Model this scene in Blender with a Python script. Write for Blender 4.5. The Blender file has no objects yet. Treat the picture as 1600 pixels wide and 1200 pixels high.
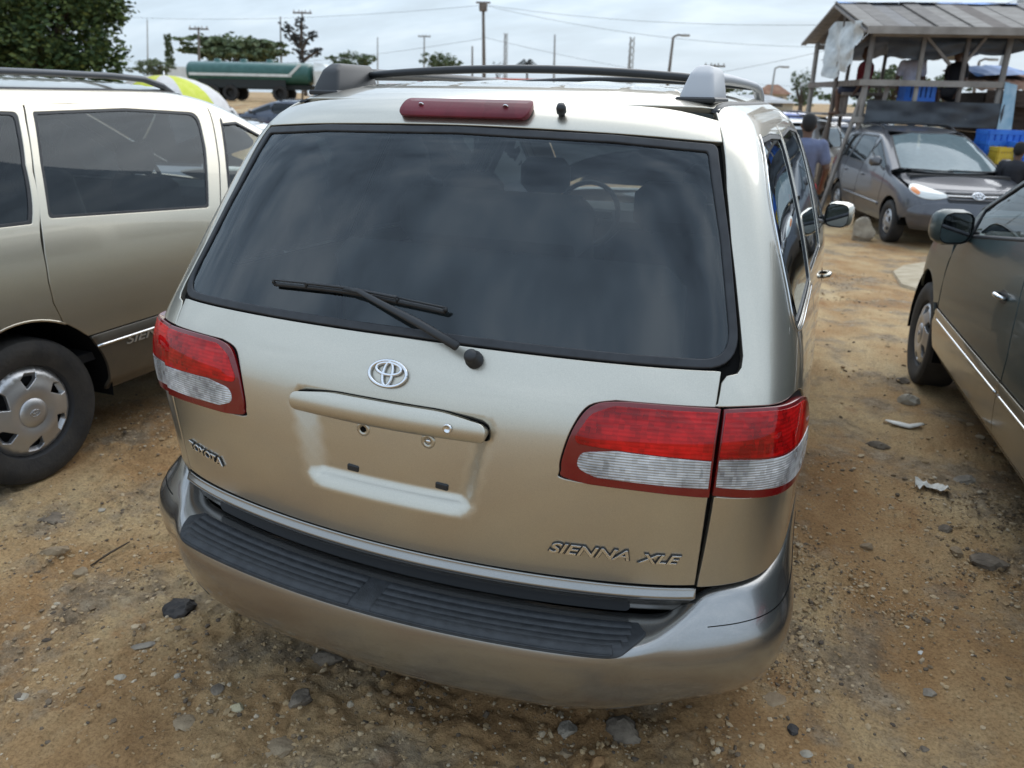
import bpy, math, random
import numpy as np
from mathutils import Vector, Matrix
from mathutils.geometry import delaunay_2d_cdt
R=math.radians
scene=bpy.context.scene
col=scene.collection
random.seed(4); rng=np.random.default_rng(7)

# ------------------------------------------------------------ camera
CAM=np.array([.8875,-1.4771,1.6577]); YAW,PITCH,ROLL,FPX=-.371643,.354790,.020266,1212.77
cy_,sy_=math.cos(YAW),math.sin(YAW); cp_,sp_=math.cos(PITCH),math.sin(PITCH); cr_,sr_=math.cos(ROLL),math.sin(ROLL)
_f=np.array([sy_*cp_,cy_*cp_,-sp_]); _r=np.array([cy_,-sy_,0.]); _u=np.cross(_r,_f)
CR=_r*cr_+_u*sr_; CU=-_r*sr_+_u*cr_; CF=_f
cam=bpy.data.cameras.new('camera'); camo=bpy.data.objects.new('camera',cam); col.objects.link(camo)
M=Matrix.Identity(4)
for i in range(3):
    M[i][0]=CR[i]; M[i][1]=CU[i]; M[i][2]=-CF[i]; M[i][3]=CAM[i]
camo.matrix_world=M
cam.sensor_width=36; cam.lens=36*FPX/1600; cam.clip_start=.05; cam.clip_end=2000
cam.dof.use_dof=True; cam.dof.focus_distance=2.0; cam.dof.aperture_fstop=cam.lens/1000/.0065
scene.camera=camo
def at(px,py,Y):
    "world point seen at photo pixel (px,py) on the plane y=Y"
    v=CF+CR*(px-800)/FPX-CU*(py-600)/FPX
    return CAM+v*(Y-CAM[1])/v[1]

# ------------------------------------------------------------ world, sun
SUN_EL,SUN_AZ=R(44),R(10)
w=bpy.data.worlds.new('World'); scene.world=w; w.use_nodes=True
nt=w.node_tree; N=nt.nodes; L=nt.links
bg=N['Background']; bg.inputs['Strength'].default_value=.1
sky=N.new('ShaderNodeTexSky'); sky.sky_type='NISHITA'; sky.sun_disc=False
sky.sun_elevation=SUN_EL; sky.sun_rotation=SUN_AZ; sky.air_density=1.3; sky.dust_density=2.5
# overcast: cloud sheet seen in perspective, melting into a pale haze towards the horizon
tc=N.new('ShaderNodeTexCoord'); sx=N.new('ShaderNodeSeparateXYZ'); L.new(tc.outputs['Generated'],sx.inputs[0])
def mth(op,a,b=None):
    n=N.new('ShaderNodeMath'); n.operation=op
    for k,x in enumerate((a,b)):
        if x is None: continue
        if isinstance(x,(int,float)): n.inputs[k].default_value=x
        else: L.new(x,n.inputs[k])
    return n.outputs[0]
zc=mth('ADD',mth('MAXIMUM',sx.outputs['Z'],0.),.3)
cv=N.new('ShaderNodeCombineXYZ'); L.new(mth('DIVIDE',sx.outputs['X'],zc),cv.inputs[0]); L.new(mth('MULTIPLY',mth('DIVIDE',sx.outputs['Y'],zc),2.3),cv.inputs[1])
n1=N.new('ShaderNodeTexNoise'); n1.inputs['Scale'].default_value=3.2; n1.inputs['Detail'].default_value=7; n1.inputs['Roughness'].default_value=.55; L.new(cv.outputs[0],n1.inputs['Vector'])
cr1=N.new('ShaderNodeValToRGB'); L.new(n1.outputs[0],cr1.inputs[0])
cr1.color_ramp.elements[0].position=.33; cr1.color_ramp.elements[0].color=(4.0,5.1,6.8,1)
cr1.color_ramp.elements[1].position=.66; cr1.color_ramp.elements[1].color=(15.5,17.3,19.5,1)
e=cr1.color_ramp.elements.new(.5); e.color=(8.6,10.8,13.6,1)
hz=mth('POWER',2.718,mth('MULTIPLY',mth('MAXIMUM',sx.outputs['Z'],0.),-1.7))
mh=N.new('ShaderNodeMix'); mh.data_type='RGBA'; L.new(hz,mh.inputs[0]); L.new(cr1.outputs[0],mh.inputs[6]); mh.inputs[7].default_value=(5.9,7.1,8.2,1)
mx=N.new('ShaderNodeMix'); mx.data_type='RGBA'; mx.inputs[0].default_value=.88
L.new(sky.outputs[0],mx.inputs[6]); L.new(mh.outputs[2],mx.inputs[7]); L.new(mx.outputs[2],bg.inputs['Color'])
sl=bpy.data.lights.new('sun','SUN'); sl.energy=1.5; sl.angle=R(70); sl.color=(1,.96,.9)
so=bpy.data.objects.new('sun',sl); col.objects.link(so)
so.rotation_euler=(math.pi/2-SUN_EL,0,math.pi-SUN_AZ)
scene.view_settings.view_transform='Standard'; scene.view_settings.look='None'; scene.view_settings.exposure=.22; scene.view_settings.gamma=1
scene.view_settings.use_curve_mapping=False

# ------------------------------------------------------------ materials
MATS={}
def pm(name,color,rough=.5,metal=0,coat=0,spec=.5,coat_rough=.03):
    if name in MATS: return MATS[name]
    m=bpy.data.materials.new(name); m.use_nodes=True; b=m.node_tree.nodes['Principled BSDF']
    b.inputs['Base Color'].default_value=(*color,1); b.inputs['Roughness'].default_value=rough; b.inputs['Metallic'].default_value=metal
    b.inputs['Coat Weight'].default_value=coat; b.inputs['Coat Roughness'].default_value=coat_rough; b.inputs['Specular IOR Level'].default_value=spec
    MATS[name]=m; return m
def nodes(m): return m.node_tree.nodes,m.node_tree.links,m.node_tree.nodes['Principled BSDF']
def noisy(name,c1,c2,scale=8,rough=.7,metal=0,bump=.0,bscale=40,detail=5,coat=0,lo=.35,hi=.65,coord='Object',stretch=(1,1,1),rr=0):
    if name in MATS: return MATS[name]
    m=pm(name,c1,rough,metal,coat); N,L,b=nodes(m)
    t=N.new('ShaderNodeTexCoord'); mp=N.new('ShaderNodeMapping'); mp.inputs['Scale'].default_value=stretch
    n=N.new('ShaderNodeTexNoise'); n.inputs['Scale'].default_value=scale; n.inputs['Detail'].default_value=detail
    r=N.new('ShaderNodeValToRGB'); r.color_ramp.elements[0].position=lo; r.color_ramp.elements[1].position=hi
    r.color_ramp.elements[0].color=(*c1,1); r.color_ramp.elements[1].color=(*c2,1)
    L.new(t.outputs[coord],mp.inputs[0]); L.new(mp.outputs[0],n.inputs['Vector']); L.new(n.outputs[0],r.inputs[0]); L.new(r.outputs[0],b.inputs['Base Color'])
    if rr:
        mr=N.new('ShaderNodeMapRange'); mr.inputs[3].default_value=rough-rr; mr.inputs[4].default_value=rough+rr
        L.new(n.outputs[0],mr.inputs[0]); L.new(mr.outputs[0],b.inputs['Roughness'])
    if bump:
        n2=N.new('ShaderNodeTexNoise'); n2.inputs['Scale'].default_value=bscale; n2.inputs['Detail'].default_value=6
        L.new(mp.outputs[0],n2.inputs['Vector'])
        bp=N.new('ShaderNodeBump'); bp.inputs['Strength'].default_value=bump; bp.inputs['Distance'].default_value=.02
        L.new(n2.outputs[0],bp.inputs['Height']); L.new(bp.outputs[0],b.inputs['Normal'])
    return m
def paint(name,c,metal=.75,rough=.34,coat=1.,dust=(.30,.23,.15),dz=.75,damt=.35):
    """metallic flake paint under clear coat with a film of road dust rising from the sills"""
    if name in MATS: return MATS[name]
    m=pm(name,c,rough,metal,coat,.5,.035); N,L,b=nodes(m)
    t=N.new('ShaderNodeTexCoord')
    fl=N.new('ShaderNodeTexNoise'); fl.inputs['Scale'].default_value=900; fl.inputs['Detail'].default_value=1
    sm=N.new('ShaderNodeTexNoise'); sm.inputs['Scale'].default_value=5; sm.inputs['Detail'].default_value=7; sm.inputs['Roughness'].default_value=.65
    L.new(t.outputs['Object'],fl.inputs[0]); L.new(t.outputs['Object'],sm.inputs[0])
    hs=N.new('ShaderNodeHueSaturation'); hs.inputs['Color'].default_value=(*c,1)
    mr=N.new('ShaderNodeMapRange'); mr.inputs[1].default_value=.3; mr.inputs[2].default_value=.7; mr.inputs[3].default_value=.88; mr.inputs[4].default_value=1.12
    L.new(fl.outputs[0],mr.inputs[0]); L.new(mr.outputs[0],hs.inputs['Value'])
    sx=N.new('ShaderNodeSeparateXYZ'); L.new(t.outputs['Object'],sx.inputs[0])
    mz=N.new('ShaderNodeMapRange'); mz.inputs[1].default_value=dz; mz.inputs[2].default_value=.25; mz.inputs[3].default_value=.015; mz.inputs[4].default_value=damt
    L.new(sx.outputs['Z'],mz.inputs[0])
    mu=N.new('ShaderNodeMath'); mu.operation='MULTIPLY'; L.new(mz.outputs[0],mu.inputs[0]); 
    ms=N.new('ShaderNodeMapRange'); ms.inputs[1].default_value=.35; ms.inputs[2].default_value=.65; ms.inputs[3].default_value=.3; ms.inputs[4].default_value=1.4
    L.new(sm.outputs[0],ms.inputs[0]); L.new(ms.outputs[0],mu.inputs[1])
    mxc=N.new('ShaderNodeMix'); mxc.data_type='RGBA'; L.new(mu.outputs[0],mxc.inputs[0]); L.new(hs.outputs[0],mxc.inputs[6]); mxc.inputs[7].default_value=(*dust,1)
    L.new(mxc.outputs[2],b.inputs['Base Color'])
    im=N.new('ShaderNodeMath'); im.operation='MULTIPLY_ADD'; L.new(mu.outputs[0],im.inputs[0]); im.inputs[1].default_value=-metal; im.inputs[2].default_value=metal
    L.new(im.outputs[0],b.inputs['Metallic'])
    cr=N.new('ShaderNodeMath'); cr.operation='MULTIPLY_ADD'; L.new(mu.outputs[0],cr.inputs[0]); cr.inputs[1].default_value=.4; cr.inputs[2].default_value=.025
    L.new(cr.outputs[0],b.inputs['Coat Roughness'])
    return m
def glass(name,tint,ior=1.5,rough=.0,haze=.0,hcol=(.55,.56,.55),hvar=1.):
    if name in MATS: return MATS[name]
    m=bpy.data.materials.new(name); m.use_nodes=True; N,L=m.node_tree.nodes,m.node_tree.links; N.clear()
    o=N.new('ShaderNodeOutputMaterial'); t=N.new('ShaderNodeBsdfTransparent'); t.inputs[0].default_value=(*tint,1)
    g=N.new('ShaderNodeBsdfGlossy'); g.inputs['Roughness'].default_value=rough; g.inputs['Color'].default_value=(.88,.95,1,1)
    f=N.new('ShaderNodeFresnel'); f.inputs[0].default_value=ior
    mx=N.new('ShaderNodeMixShader'); L.new(f.outputs[0],mx.inputs[0]); L.new(t.outputs[0],mx.inputs[1]); L.new(g.outputs[0],mx.inputs[2])
    if haze:
        d=N.new('ShaderNodeBsdfDiffuse'); d.inputs[0].default_value=(*hcol,1); nn=N.new('ShaderNodeTexNoise'); tc=N.new('ShaderNodeTexCoord')
        L.new(tc.outputs['Object'],nn.inputs[0]); nn.inputs['Scale'].default_value=14; nn.inputs['Detail'].default_value=8
        mr=N.new('ShaderNodeMapRange'); mr.inputs[1].default_value=.3; mr.inputs[2].default_value=.8; mr.inputs[3].default_value=haze*(1-.65*hvar); mr.inputs[4].default_value=haze*(1+.6*hvar)
        L.new(nn.outputs[0],mr.inputs[0])
        m2=N.new('ShaderNodeMixShader'); L.new(mr.outputs[0],m2.inputs[0]); L.new(mx.outputs[0],m2.inputs[1]); L.new(d.outputs[0],m2.inputs[2]); mx=m2
    L.new(mx.outputs[0],o.inputs[0]); MATS[name]=m; return m
def lens(name,c1,c2,metal,freq,axis='Z',bump=.5,rough=.18):
    """moulded lamp lens: ribs and cells as fine relief under a smooth clear skin"""
    if name in MATS: return MATS[name]
    m=pm(name,c1,rough,metal,1,.5,.015); N,L,b=nodes(m)
    t=N.new('ShaderNodeTexCoord'); wv=N.new('ShaderNodeTexWave'); wv.wave_type='BANDS'; wv.bands_direction=axis; wv.inputs['Scale'].default_value=freq
    wv.inputs['Distortion'].default_value=.6; wv.inputs['Detail'].default_value=1
    wv2=N.new('ShaderNodeTexVoronoi'); wv2.inputs['Scale'].default_value=freq*.42; wv2.distance='CHEBYCHEV'
    nz=N.new('ShaderNodeTexNoise'); nz.inputs['Scale'].default_value=22; nz.inputs['Detail'].default_value=4
    for x in(wv,wv2,nz): L.new(t.outputs['Object'],x.inputs[0])
    r=N.new('ShaderNodeValToRGB'); r.color_ramp.elements[0].position=.36; r.color_ramp.elements[1].position=.62
    r.color_ramp.elements[0].color=(*c1,1); r.color_ramp.elements[1].color=(*c2,1)
    ad=N.new('ShaderNodeMix'); ad.inputs[0].default_value=.35; L.new(nz.outputs[0],ad.inputs[2]); L.new(wv2.outputs['Color'],ad.inputs[3])
    L.new(ad.outputs[0],r.inputs[0]); L.new(r.outputs[0],b.inputs['Base Color'])
    bp=N.new('ShaderNodeBump'); bp.inputs['Strength'].default_value=bump; bp.inputs['Distance'].default_value=.004
    hh=N.new('ShaderNodeMath'); hh.operation='ADD'; L.new(wv.outputs['Fac'],hh.inputs[0]); L.new(wv2.outputs['Distance'],hh.inputs[1])
    L.new(hh.outputs[0],bp.inputs['Height']); L.new(bp.outputs[0],b.inputs['Normal'])
    return m
def lamp_glass(name,tint,body,amt,axis,freq,bump):
    """transparent moulded lamp cover: tinted clear plastic with fine ribs, partly milky"""
    if name in MATS: return MATS[name]
    m=bpy.data.materials.new(name); m.use_nodes=True; N,L=m.node_tree.nodes,m.node_tree.links; N.clear()
    o=N.new('ShaderNodeOutputMaterial'); t=N.new('ShaderNodeBsdfTransparent'); t.inputs[0].default_value=(*tint,1)
    d=N.new('ShaderNodeBsdfDiffuse'); d.inputs[0].default_value=(*body,1)
    g=N.new('ShaderNodeBsdfGlossy'); g.inputs['Roughness'].default_value=.02
    tc=N.new('ShaderNodeTexCoord'); wv=N.new('ShaderNodeTexWave'); wv.bands_direction=axis; wv.inputs['Scale'].default_value=freq; wv.inputs['Distortion'].default_value=.3; L.new(tc.outputs['Object'],wv.inputs[0])
    nz=N.new('ShaderNodeTexNoise'); nz.inputs['Scale'].default_value=9; nz.inputs['Detail'].default_value=3; L.new(tc.outputs['Object'],nz.inputs[0])
    bp=N.new('ShaderNodeBump'); bp.inputs['Strength'].default_value=bump; bp.inputs['Distance'].default_value=.003; L.new(wv.outputs['Fac'],bp.inputs['Height']); L.new(bp.outputs[0],d.inputs['Normal'])
    f=N.new('ShaderNodeFresnel'); f.inputs[0].default_value=1.5
    mr=N.new('ShaderNodeMapRange'); mr.inputs[1].default_value=.35; mr.inputs[2].default_value=.65; mr.inputs[3].default_value=amt*.45; mr.inputs[4].default_value=min(1,amt*1.5); vo=N.new('ShaderNodeTexVoronoi'); vo.distance='CHEBYCHEV'; vo.inputs['Scale'].default_value=85; vo.inputs['Randomness'].default_value=.25; L.new(tc.outputs['Object'],vo.inputs[0])
    mv=N.new('ShaderNodeMix'); mv.inputs[0].default_value=.14; L.new(nz.outputs[0],mv.inputs[2]); L.new(vo.outputs['Color'],mv.inputs[3]); L.new(mv.outputs[0],mr.inputs[0])
    m1=N.new('ShaderNodeMixShader'); L.new(mr.outputs[0],m1.inputs[0]); L.new(t.outputs[0],m1.inputs[1]); L.new(d.outputs[0],m1.inputs[2])
    m2=N.new('ShaderNodeMixShader'); L.new(f.outputs[0],m2.inputs[0]); L.new(m1.outputs[0],m2.inputs[1]); L.new(g.outputs[0],m2.inputs[2]); L.new(m2.outputs[0],o.inputs[0]); MATS[name]=m; return m
BLACK=pm('black_plastic',(.018,.019,.021),.45); RUB=noisy('rubber_seal',(.012,.013,.016),(.022,.024,.028),30,.5)
PIT=pm('dark_gap',(.006,.006,.006),.9,spec=.1); CHROME=pm('chrome',(.75,.76,.78),.12,1.0)
TYRE=noisy('tyre_rubber',(.014,.014,.015),(.035,.031,.027),9,.75,bump=.15,bscale=60)
RIMM=noisy('wheel_silver',(.42,.42,.43),(.5,.5,.5),6,.38,.8); INT=pm('interior_cloth',(.10,.095,.09),.9); INTD=pm('interior_dark',(.03,.03,.032),.7)

# ------------------------------------------------------------ mesh helpers
def mk(name,verts,faces,mat=None,parent=None,smooth=True,normals=None):
    me=bpy.data.meshes.new(name); me.from_pydata([tuple(map(float,v)) for v in verts],[],[tuple(int(i) for i in f) for f in faces])
    if smooth: me.polygons.foreach_set('use_smooth',[True]*len(me.polygons))
    me.update()
    if normals is not None: me.normals_split_custom_set_from_vertices([tuple(map(float,n)) for n in normals])
    if mat: me.materials.append(mat)
    o=bpy.data.objects.new(name,me); col.objects.link(o)
    if parent: o.parent=parent
    return o
def empty(name,loc=(0,0,0),rz=0):
    o=bpy.data.objects.new(name,None); col.objects.link(o); o.location=loc; o.rotation_euler=(0,0,rz); o.empty_display_size=.2; return o
def tag(o,label=None,cat=None,group=None,kind=None):
    if label: o['label']=label
    if cat: o['category']=cat
    if group: o['group']=group
    if kind: o['kind']=kind
    return o
class MB:
    def __init__(s): s.v=[]; s.f=[]
    def add(s,v,f):
        n=len(s.v); s.v+=[tuple(p) for p in v]; s.f+=[tuple(i+n for i in q) for q in f]; return s
    def box(s,c,d,rot=None,bev=0):
        x,y,z=[k/2 for k in d]
        if bev:
            b=min(bev,x*.9,y*.9,z*.9); P=[]
            F=[]
            # chamfered box: 24 verts
            idx={}
            for sx in(-1,1):
                for sy in(-1,1):
                    for sz in(-1,1):
                        for a in range(3):
                            q=[sx*(x-b),sy*(y-b),sz*(z-b)]; q[a]=(sx*x,sy*y,sz*z)[a]
                            idx[sx,sy,sz,a]=len(P); P.append(q)
            for a in range(3):
                o=[i for i in range(3) if i!=a]
                for sg in(-1,1):
                    q=[]
                    for p1,p2 in((-1,-1),(1,-1),(1,1),(-1,1)):
                        k=[0,0,0]; k[a]=sg; k[o[0]]=p1; k[o[1]]=p2; q.append(idx[(*k,a)])
                    F.append(q)
                # edges along axis a
                for p1 in(-1,1):
                    for p2 in(-1,1):
                        k0=[0,0,0]; k0[o[0]]=p1; k0[o[1]]=p2; k1=list(k0); k0[a]=-1; k1[a]=1
                        F.append([idx[(*k0,o[0])],idx[(*k1,o[0])],idx[(*k1,o[1])],idx[(*k0,o[1])]])
            for sx in(-1,1):
                for sy in(-1,1):
                    for sz in(-1,1): F.append([idx[sx,sy,sz,0],idx[sx,sy,sz,1],idx[sx,sy,sz,2]])
        else:
            P=[(-x,-y,-z),(x,-y,-z),(x,y,-z),(-x,y,-z),(-x,-y,z),(x,-y,z),(x,y,z),(-x,y,z)]
            F=[(0,3,2,1),(4,5,6,7),(0,1,5,4),(1,2,6,5),(2,3,7,6),(3,0,4,7)]
        P=[Vector(p) for p in P]
        if rot is not None: P=[rot@p for p in P]
        return s.add([(p.x+c[0],p.y+c[1],p.z+c[2]) for p in P],F)
    def tube(s,pts,r,n=8,cap=True,flat=1.0,up=(0,0,1)):
        pts=[Vector(p) for p in pts]; rs=r if hasattr(r,'__len__') else [r]*len(pts); V=[]; F=[]
        prev=None
        for i,p in enumerate(pts):
            t=(pts[min(i+1,len(pts)-1)]-pts[max(i-1,0)]).normalized()
            if prev is None:
                u=Vector(up); 
                if abs(u.dot(t))>.95: u=Vector((1,0,0)) if abs(t.x)<.9 else Vector((0,1,0))
            else: u=prev
            a=(u-t*u.dot(t)).normalized(); b=t.cross(a); prev=a
            for k in range(n):
                q=2*math.pi*k/n; V.append(p+a*math.cos(q)*rs[i]*flat+b*math.sin(q)*rs[i])
        for i in range(len(pts)-1):
            for k in range(n): F.append((i*n+k,i*n+(k+1)%n,(i+1)*n+(k+1)%n,(i+1)*n+k))
        if cap: F.append(tuple(range(n))[::-1]); F.append(tuple((len(pts)-1)*n+k for k in range(n)))
        return s.add(V,F)
    def lathe(s,prof,n=32,axis='z',c=(0,0,0),close=False):
        V=[];F=[];m=len(prof)
        for k in range(n):
            a=2*math.pi*k/n
            for r,h in prof:
                q=(r*math.cos(a),r*math.sin(a),h)
                if axis=='x': q=(h,q[0],q[1])
                elif axis=='y': q=(q[0],h,q[1])
                V.append((q[0]+c[0],q[1]+c[1],q[2]+c[2]))
        for k in range(n):
            for i in range(m-1+(1 if close else 0)):
                j=(i+1)%m; F.append((k*m+i,((k+1)%n)*m+i,((k+1)%n)*m+j,k*m+j))
        return s.add(V,F)
    def build(s,name,mat,parent=None,smooth=False):
        o=mk(name,s.v,s.f,mat,parent,smooth)
        return o
def sharp(o,ang=35):
    o.data.polygons.foreach_set('use_smooth',[True]*len(o.data.polygons)); o.data.set_sharp_from_angle(angle=R(ang)); return o
def textmesh(s,size,extrude,shear=0,bold=0):
    cu=bpy.data.curves.new('t','FONT'); cu.body=s; cu.size=size; cu.extrude=extrude; cu.shear=shear; cu.offset=bold; cu.bevel_depth=extrude*.35; cu.bevel_resolution=1; cu.resolution_u=4
    o=bpy.data.objects.new('t',cu); col.objects.link(o); bpy.context.view_layer.update()
    dg=bpy.context.evaluated_depsgraph_get(); me=bpy.data.meshes.new_from_object(o.evaluated_get(dg))
    v=np.array([x.co[:] for x in me.vertices]); f=[tuple(p.vertices) for p in me.polygons]
    bpy.data.objects.remove(o); bpy.data.curves.remove(cu); bpy.data.meshes.remove(me)
    return v,f
# value noise for terrain
def vnoise(x,y,seed=0):
    xi=np.floor(x).astype(np.int64); yi=np.floor(y).astype(np.int64); fx=x-xi; fy=y-yi
    fx=fx*fx*(3-2*fx); fy=fy*fy*(3-2*fy)
    def h(a,b):
        n=(a*374761393+b*668265263+seed*1442695041)&0x7fffffff; n=((n^(n>>13))*1274126177)&0x7fffffff; return ((n^(n>>16))&0xffff)/65535.
    return (h(xi,yi)*(1-fx)+h(xi+1,yi)*fx)*(1-fy)+(h(xi,yi+1)*(1-fx)+h(xi+1,yi+1)*fx)*fy
def fbm(x,y,f,o,seed=0,g=.5):
    s=0;a=1;t=0
    for k in range(o): s=s+a*vnoise(x*f,y*f,seed+k); t+=a; a*=g; f*=2.03
    return s/t
def sstep(a,b,x): t=np.clip((x-a)/(b-a),0,1); return t*t*(3-2*t)
def gz(x,y):
    "broad lie of the land (no small relief)"
    x=np.asarray(x,float); y=np.asarray(y,float)
    return -.45*sstep(3.5,12.5,y)+1.5*sstep(21,42,y)

# ------------------------------------------------------------ ground
def fpt(px,py):
    v=CF+CR*(px-800)/FPX-CU*(py-600)/FPX; p=CAM-v*CAM[2]/v[2]; return p[0],p[1]
RUBBLE=[(*fpt(a,b),r) for a,b,r in((1235,985,.16),(1250,1040,.14),(1330,905,.14),(1215,860,.2),(1260,930,.15),(1420,950,.10),(1500,700,.30),(1540,800,.25),(1560,900,.2),(430,1090,.20),(520,1060,.2),(340,1060,.16),(235,990,.14),(95,870,.15),(640,1110,.2),(900,1170,.25),(200,900,.14),(60,820,.14),(420,1180,.16))]
def rubble(x,y):
    r=0
    for a,b,s_ in RUBBLE: r=np.maximum(r,np.exp(-((x-a)**2+(y-b)**2)/(s_*s_)))
    return r*sstep(.3,.6,fbm(x,y,5,3,91)+.15)
def relief(x,y):
    near=sstep(14,6,np.hypot(x,y-1.5))
    r=.05*(fbm(x,y,.55,3,11)-.5)+.035*(fbm(x,y,1.7,3,21)-.5)
    rough=np.maximum(.7*sstep(.45,.65,fbm(x,y,.9,3,31)),rubble(x,y))            # stony patches
    r=r+near*(.022+.04*rough)*(fbm(x,y,8,5,41,.62)-.5)
    cl=np.abs(fbm(x,y,16,3,71)-.5)*2; r=r+near*(.004+.012*rough)*sstep(.10,.32,cl)
    # wheel ruts running along the row of vans
    for c in(-1.42,1.22): r=r-.022*np.exp(-((x-c-.12*np.sin(y*.8))/.12)**2)*near
    return r
def gh(x,y): return gz(x,y)+relief(x,y)
def graded(a,b,step,lo,hi,g=1.18):
    m=list(np.arange(a,b+1e-6,step)); l=[];s=step;p=a
    while p>lo: s*=g; p-=s; l.append(p)
    r=[];s=step;p=b
    while p<hi: s*=g; p+=s; r.append(p)
    return np.array(l[::-1]+m+r)
GX=graded(-2.3,2.3,.0125,-400,400,1.12); GY=graded(-.95,.9,.0125,-400,500,1.035)
XX,YY=np.meshgrid(GX,GY); ZZ=gh(XX,YY); nx=len(GX)
V=np.stack([XX.ravel(),YY.ravel(),ZZ.ravel()],1); ii=np.arange(len(V)).reshape(XX.shape)
Fq=np.stack([ii[:-1,:-1],ii[:-1,1:],ii[1:,1:],ii[1:,:-1]],-1).reshape(-1,4)
def dirt_mat():
    m=pm('dirt',(.3,.2,.1),.92,spec=.25); N,L,b=nodes(m)
    t=N.new('ShaderNodeTexCoord')
    def noise(sc,det=6,ro=.6,st=(1,1,1)):
        mp=N.new('ShaderNodeMapping'); mp.inputs['Scale'].default_value=st; L.new(t.outputs['Object'],mp.inputs[0])
        n=N.new('ShaderNodeTexNoise'); n.inputs['Scale'].default_value=sc; n.inputs['Detail'].default_value=det; n.inputs['Roughness'].default_value=ro; L.new(mp.outputs[0],n.inputs[0]); return n
    def ramp(n,stops):
        r=N.new('ShaderNodeValToRGB'); e=r.color_ramp.elements
        e[0].position,e[0].color=stops[0][0],(*stops[0][1],1); e[1].position,e[1].color=stops[-1][0],(*stops[-1][1],1)
        for p,c in stops[1:-1]: q=e.new(p); q.color=(*c,1)
        L.new(n.outputs[0],r.inputs[0]); return r
    def mix(f,a,b_):
        x=N.new('ShaderNodeMix'); x.data_type='RGBA'; L.new(f,x.inputs[0]); L.new(a,x.inputs[6]); L.new(b_,x.inputs[7]); return x.outputs[2]
    base=ramp(noise(1.1,7,.62,(1,.7,1)),[(.30,(.25,.128,.05)),(.45,(.40,.243,.112)),(.57,(.51,.36,.19)),(.70,(.59,.45,.265))])
    grav=ramp(noise(13,8,.7),[(.33,(.13,.10,.07)),(.5,(.27,.205,.135)),(.66,(.44,.355,.25))])
    patch=ramp(noise(1.9,9,.68),[(.50,(0,0,0)),(.60,(.85,.85,.85))])
    c=mix(patch.outputs[0],base.outputs[0],grav.outputs[0])
    red=ramp(noise(2.3,5,.6),[(.60,(0,0,0)),(.72,(.6,.6,.6))]); rc=N.new('ShaderNodeRGB'); rc.outputs[0].default_value=(.30,.125,.04,1)
    c=mix(red.outputs[0],c,rc.outputs[0])
    # fine grit
    gr=ramp(noise(95,6,.75),[(.35,(.5,.48,.46)),(.52,(1,1,1)),(.68,(1.25,1.25,1.25))])
    ml=N.new('ShaderNodeMix'); ml.data_type='RGBA'; ml.blend_type='MULTIPLY'; ml.inputs[0].default_value=.8; L.new(c,ml.inputs[6]); L.new(gr.outputs[0],ml.inputs[7])
    L.new(ml.outputs[2],b.inputs['Base Color'])
    b1=N.new('ShaderNodeBump'); b1.inputs['Strength'].default_value=.8; b1.inputs['Distance'].default_value=.022; L.new(noise(30,10,.75).outputs[0],b1.inputs['Height'])
    b2=N.new('ShaderNodeBump'); b2.inputs['Strength'].default_value=.5; b2.inputs['Distance'].default_value=.004; L.new(noise(210,4,.7).outputs[0],b2.inputs['Height']); L.new(b1.outputs[0],b2.inputs['Normal'])
    L.new(b2.outputs[0],b.inputs['Normal'])
    return m
gnd=mk('ground',V,Fq,dirt_mat()); tag(gnd,kind='structure')

# ------------------------------------------------------------ stones
def gpt(px,py):
    v=CF+CR*(px-800)/FPX-CU*(py-600)/FPX; t=(CAM[2]+.0)/-v[2]
    for _ in range(12):
        p=CAM+v*t; t=(CAM[2]-float(gh(p[0],p[1])))/-v[2]
    return CAM+v*t
def ico(sub):
    import bmesh
    bm=bmesh.new(); bmesh.ops.create_icosphere(bm,subdivisions=sub,radius=1); v=np.array([x.co[:] for x in bm.verts]); f=[tuple(q.index for q in p.verts) for p in bm.faces]; bm.free(); return v,f
ICO={k:ico(k) for k in(1,2,3)}
def rock_shape(seed,sub,dims,cuts=9,rough=.05):
    r=np.random.default_rng(seed); v,f=ICO[sub]; v=v.copy()
    for _ in range(cuts):   # chip flat facets
        n=r.normal(size=3); n/=np.linalg.norm(n); d=r.uniform(.55,.85); s=v@n; m=s>d; v[m]-=np.outer(s[m]-d,n)
    v+=r.normal(size=v.shape)*rough*.8; v*=(1+.18*(fbm(v[:,0]*2+seed,v[:,1]*2+v[:,2]*1.7,1.,3,seed)-.5))[:,None]
    return v*np.array(dims),f
def stone_mat(name,c1,c2,rough=.85): return noisy(name,c1,c2,14,rough,bump=.5,bscale=45,detail=8,lo=.3,hi=.7)
SM={'pale':stone_mat('stone_pale',(.30,.25,.18),(.48,.43,.35)),'tan':stone_mat('stone_tan',(.22,.155,.09),(.36,.27,.17)),'grey':stone_mat('stone_grey',(.17,.145,.115),(.33,.285,.225)),
'dark':stone_mat('stone_dark',(.09,.07,.052),(.23,.185,.135)),'black':stone_mat('stone_black',(.014,.013,.014),(.06,.052,.046),.7),'orange':stone_mat('stone_orange',(.26,.13,.05),(.40,.24,.11)),'yellow':stone_mat('brick_yellow',(.36,.30,.17),(.50,.44,.30)),'white':stone_mat('plastic_white',(.55,.54,.50),(.70,.69,.66),.5)}
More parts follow.
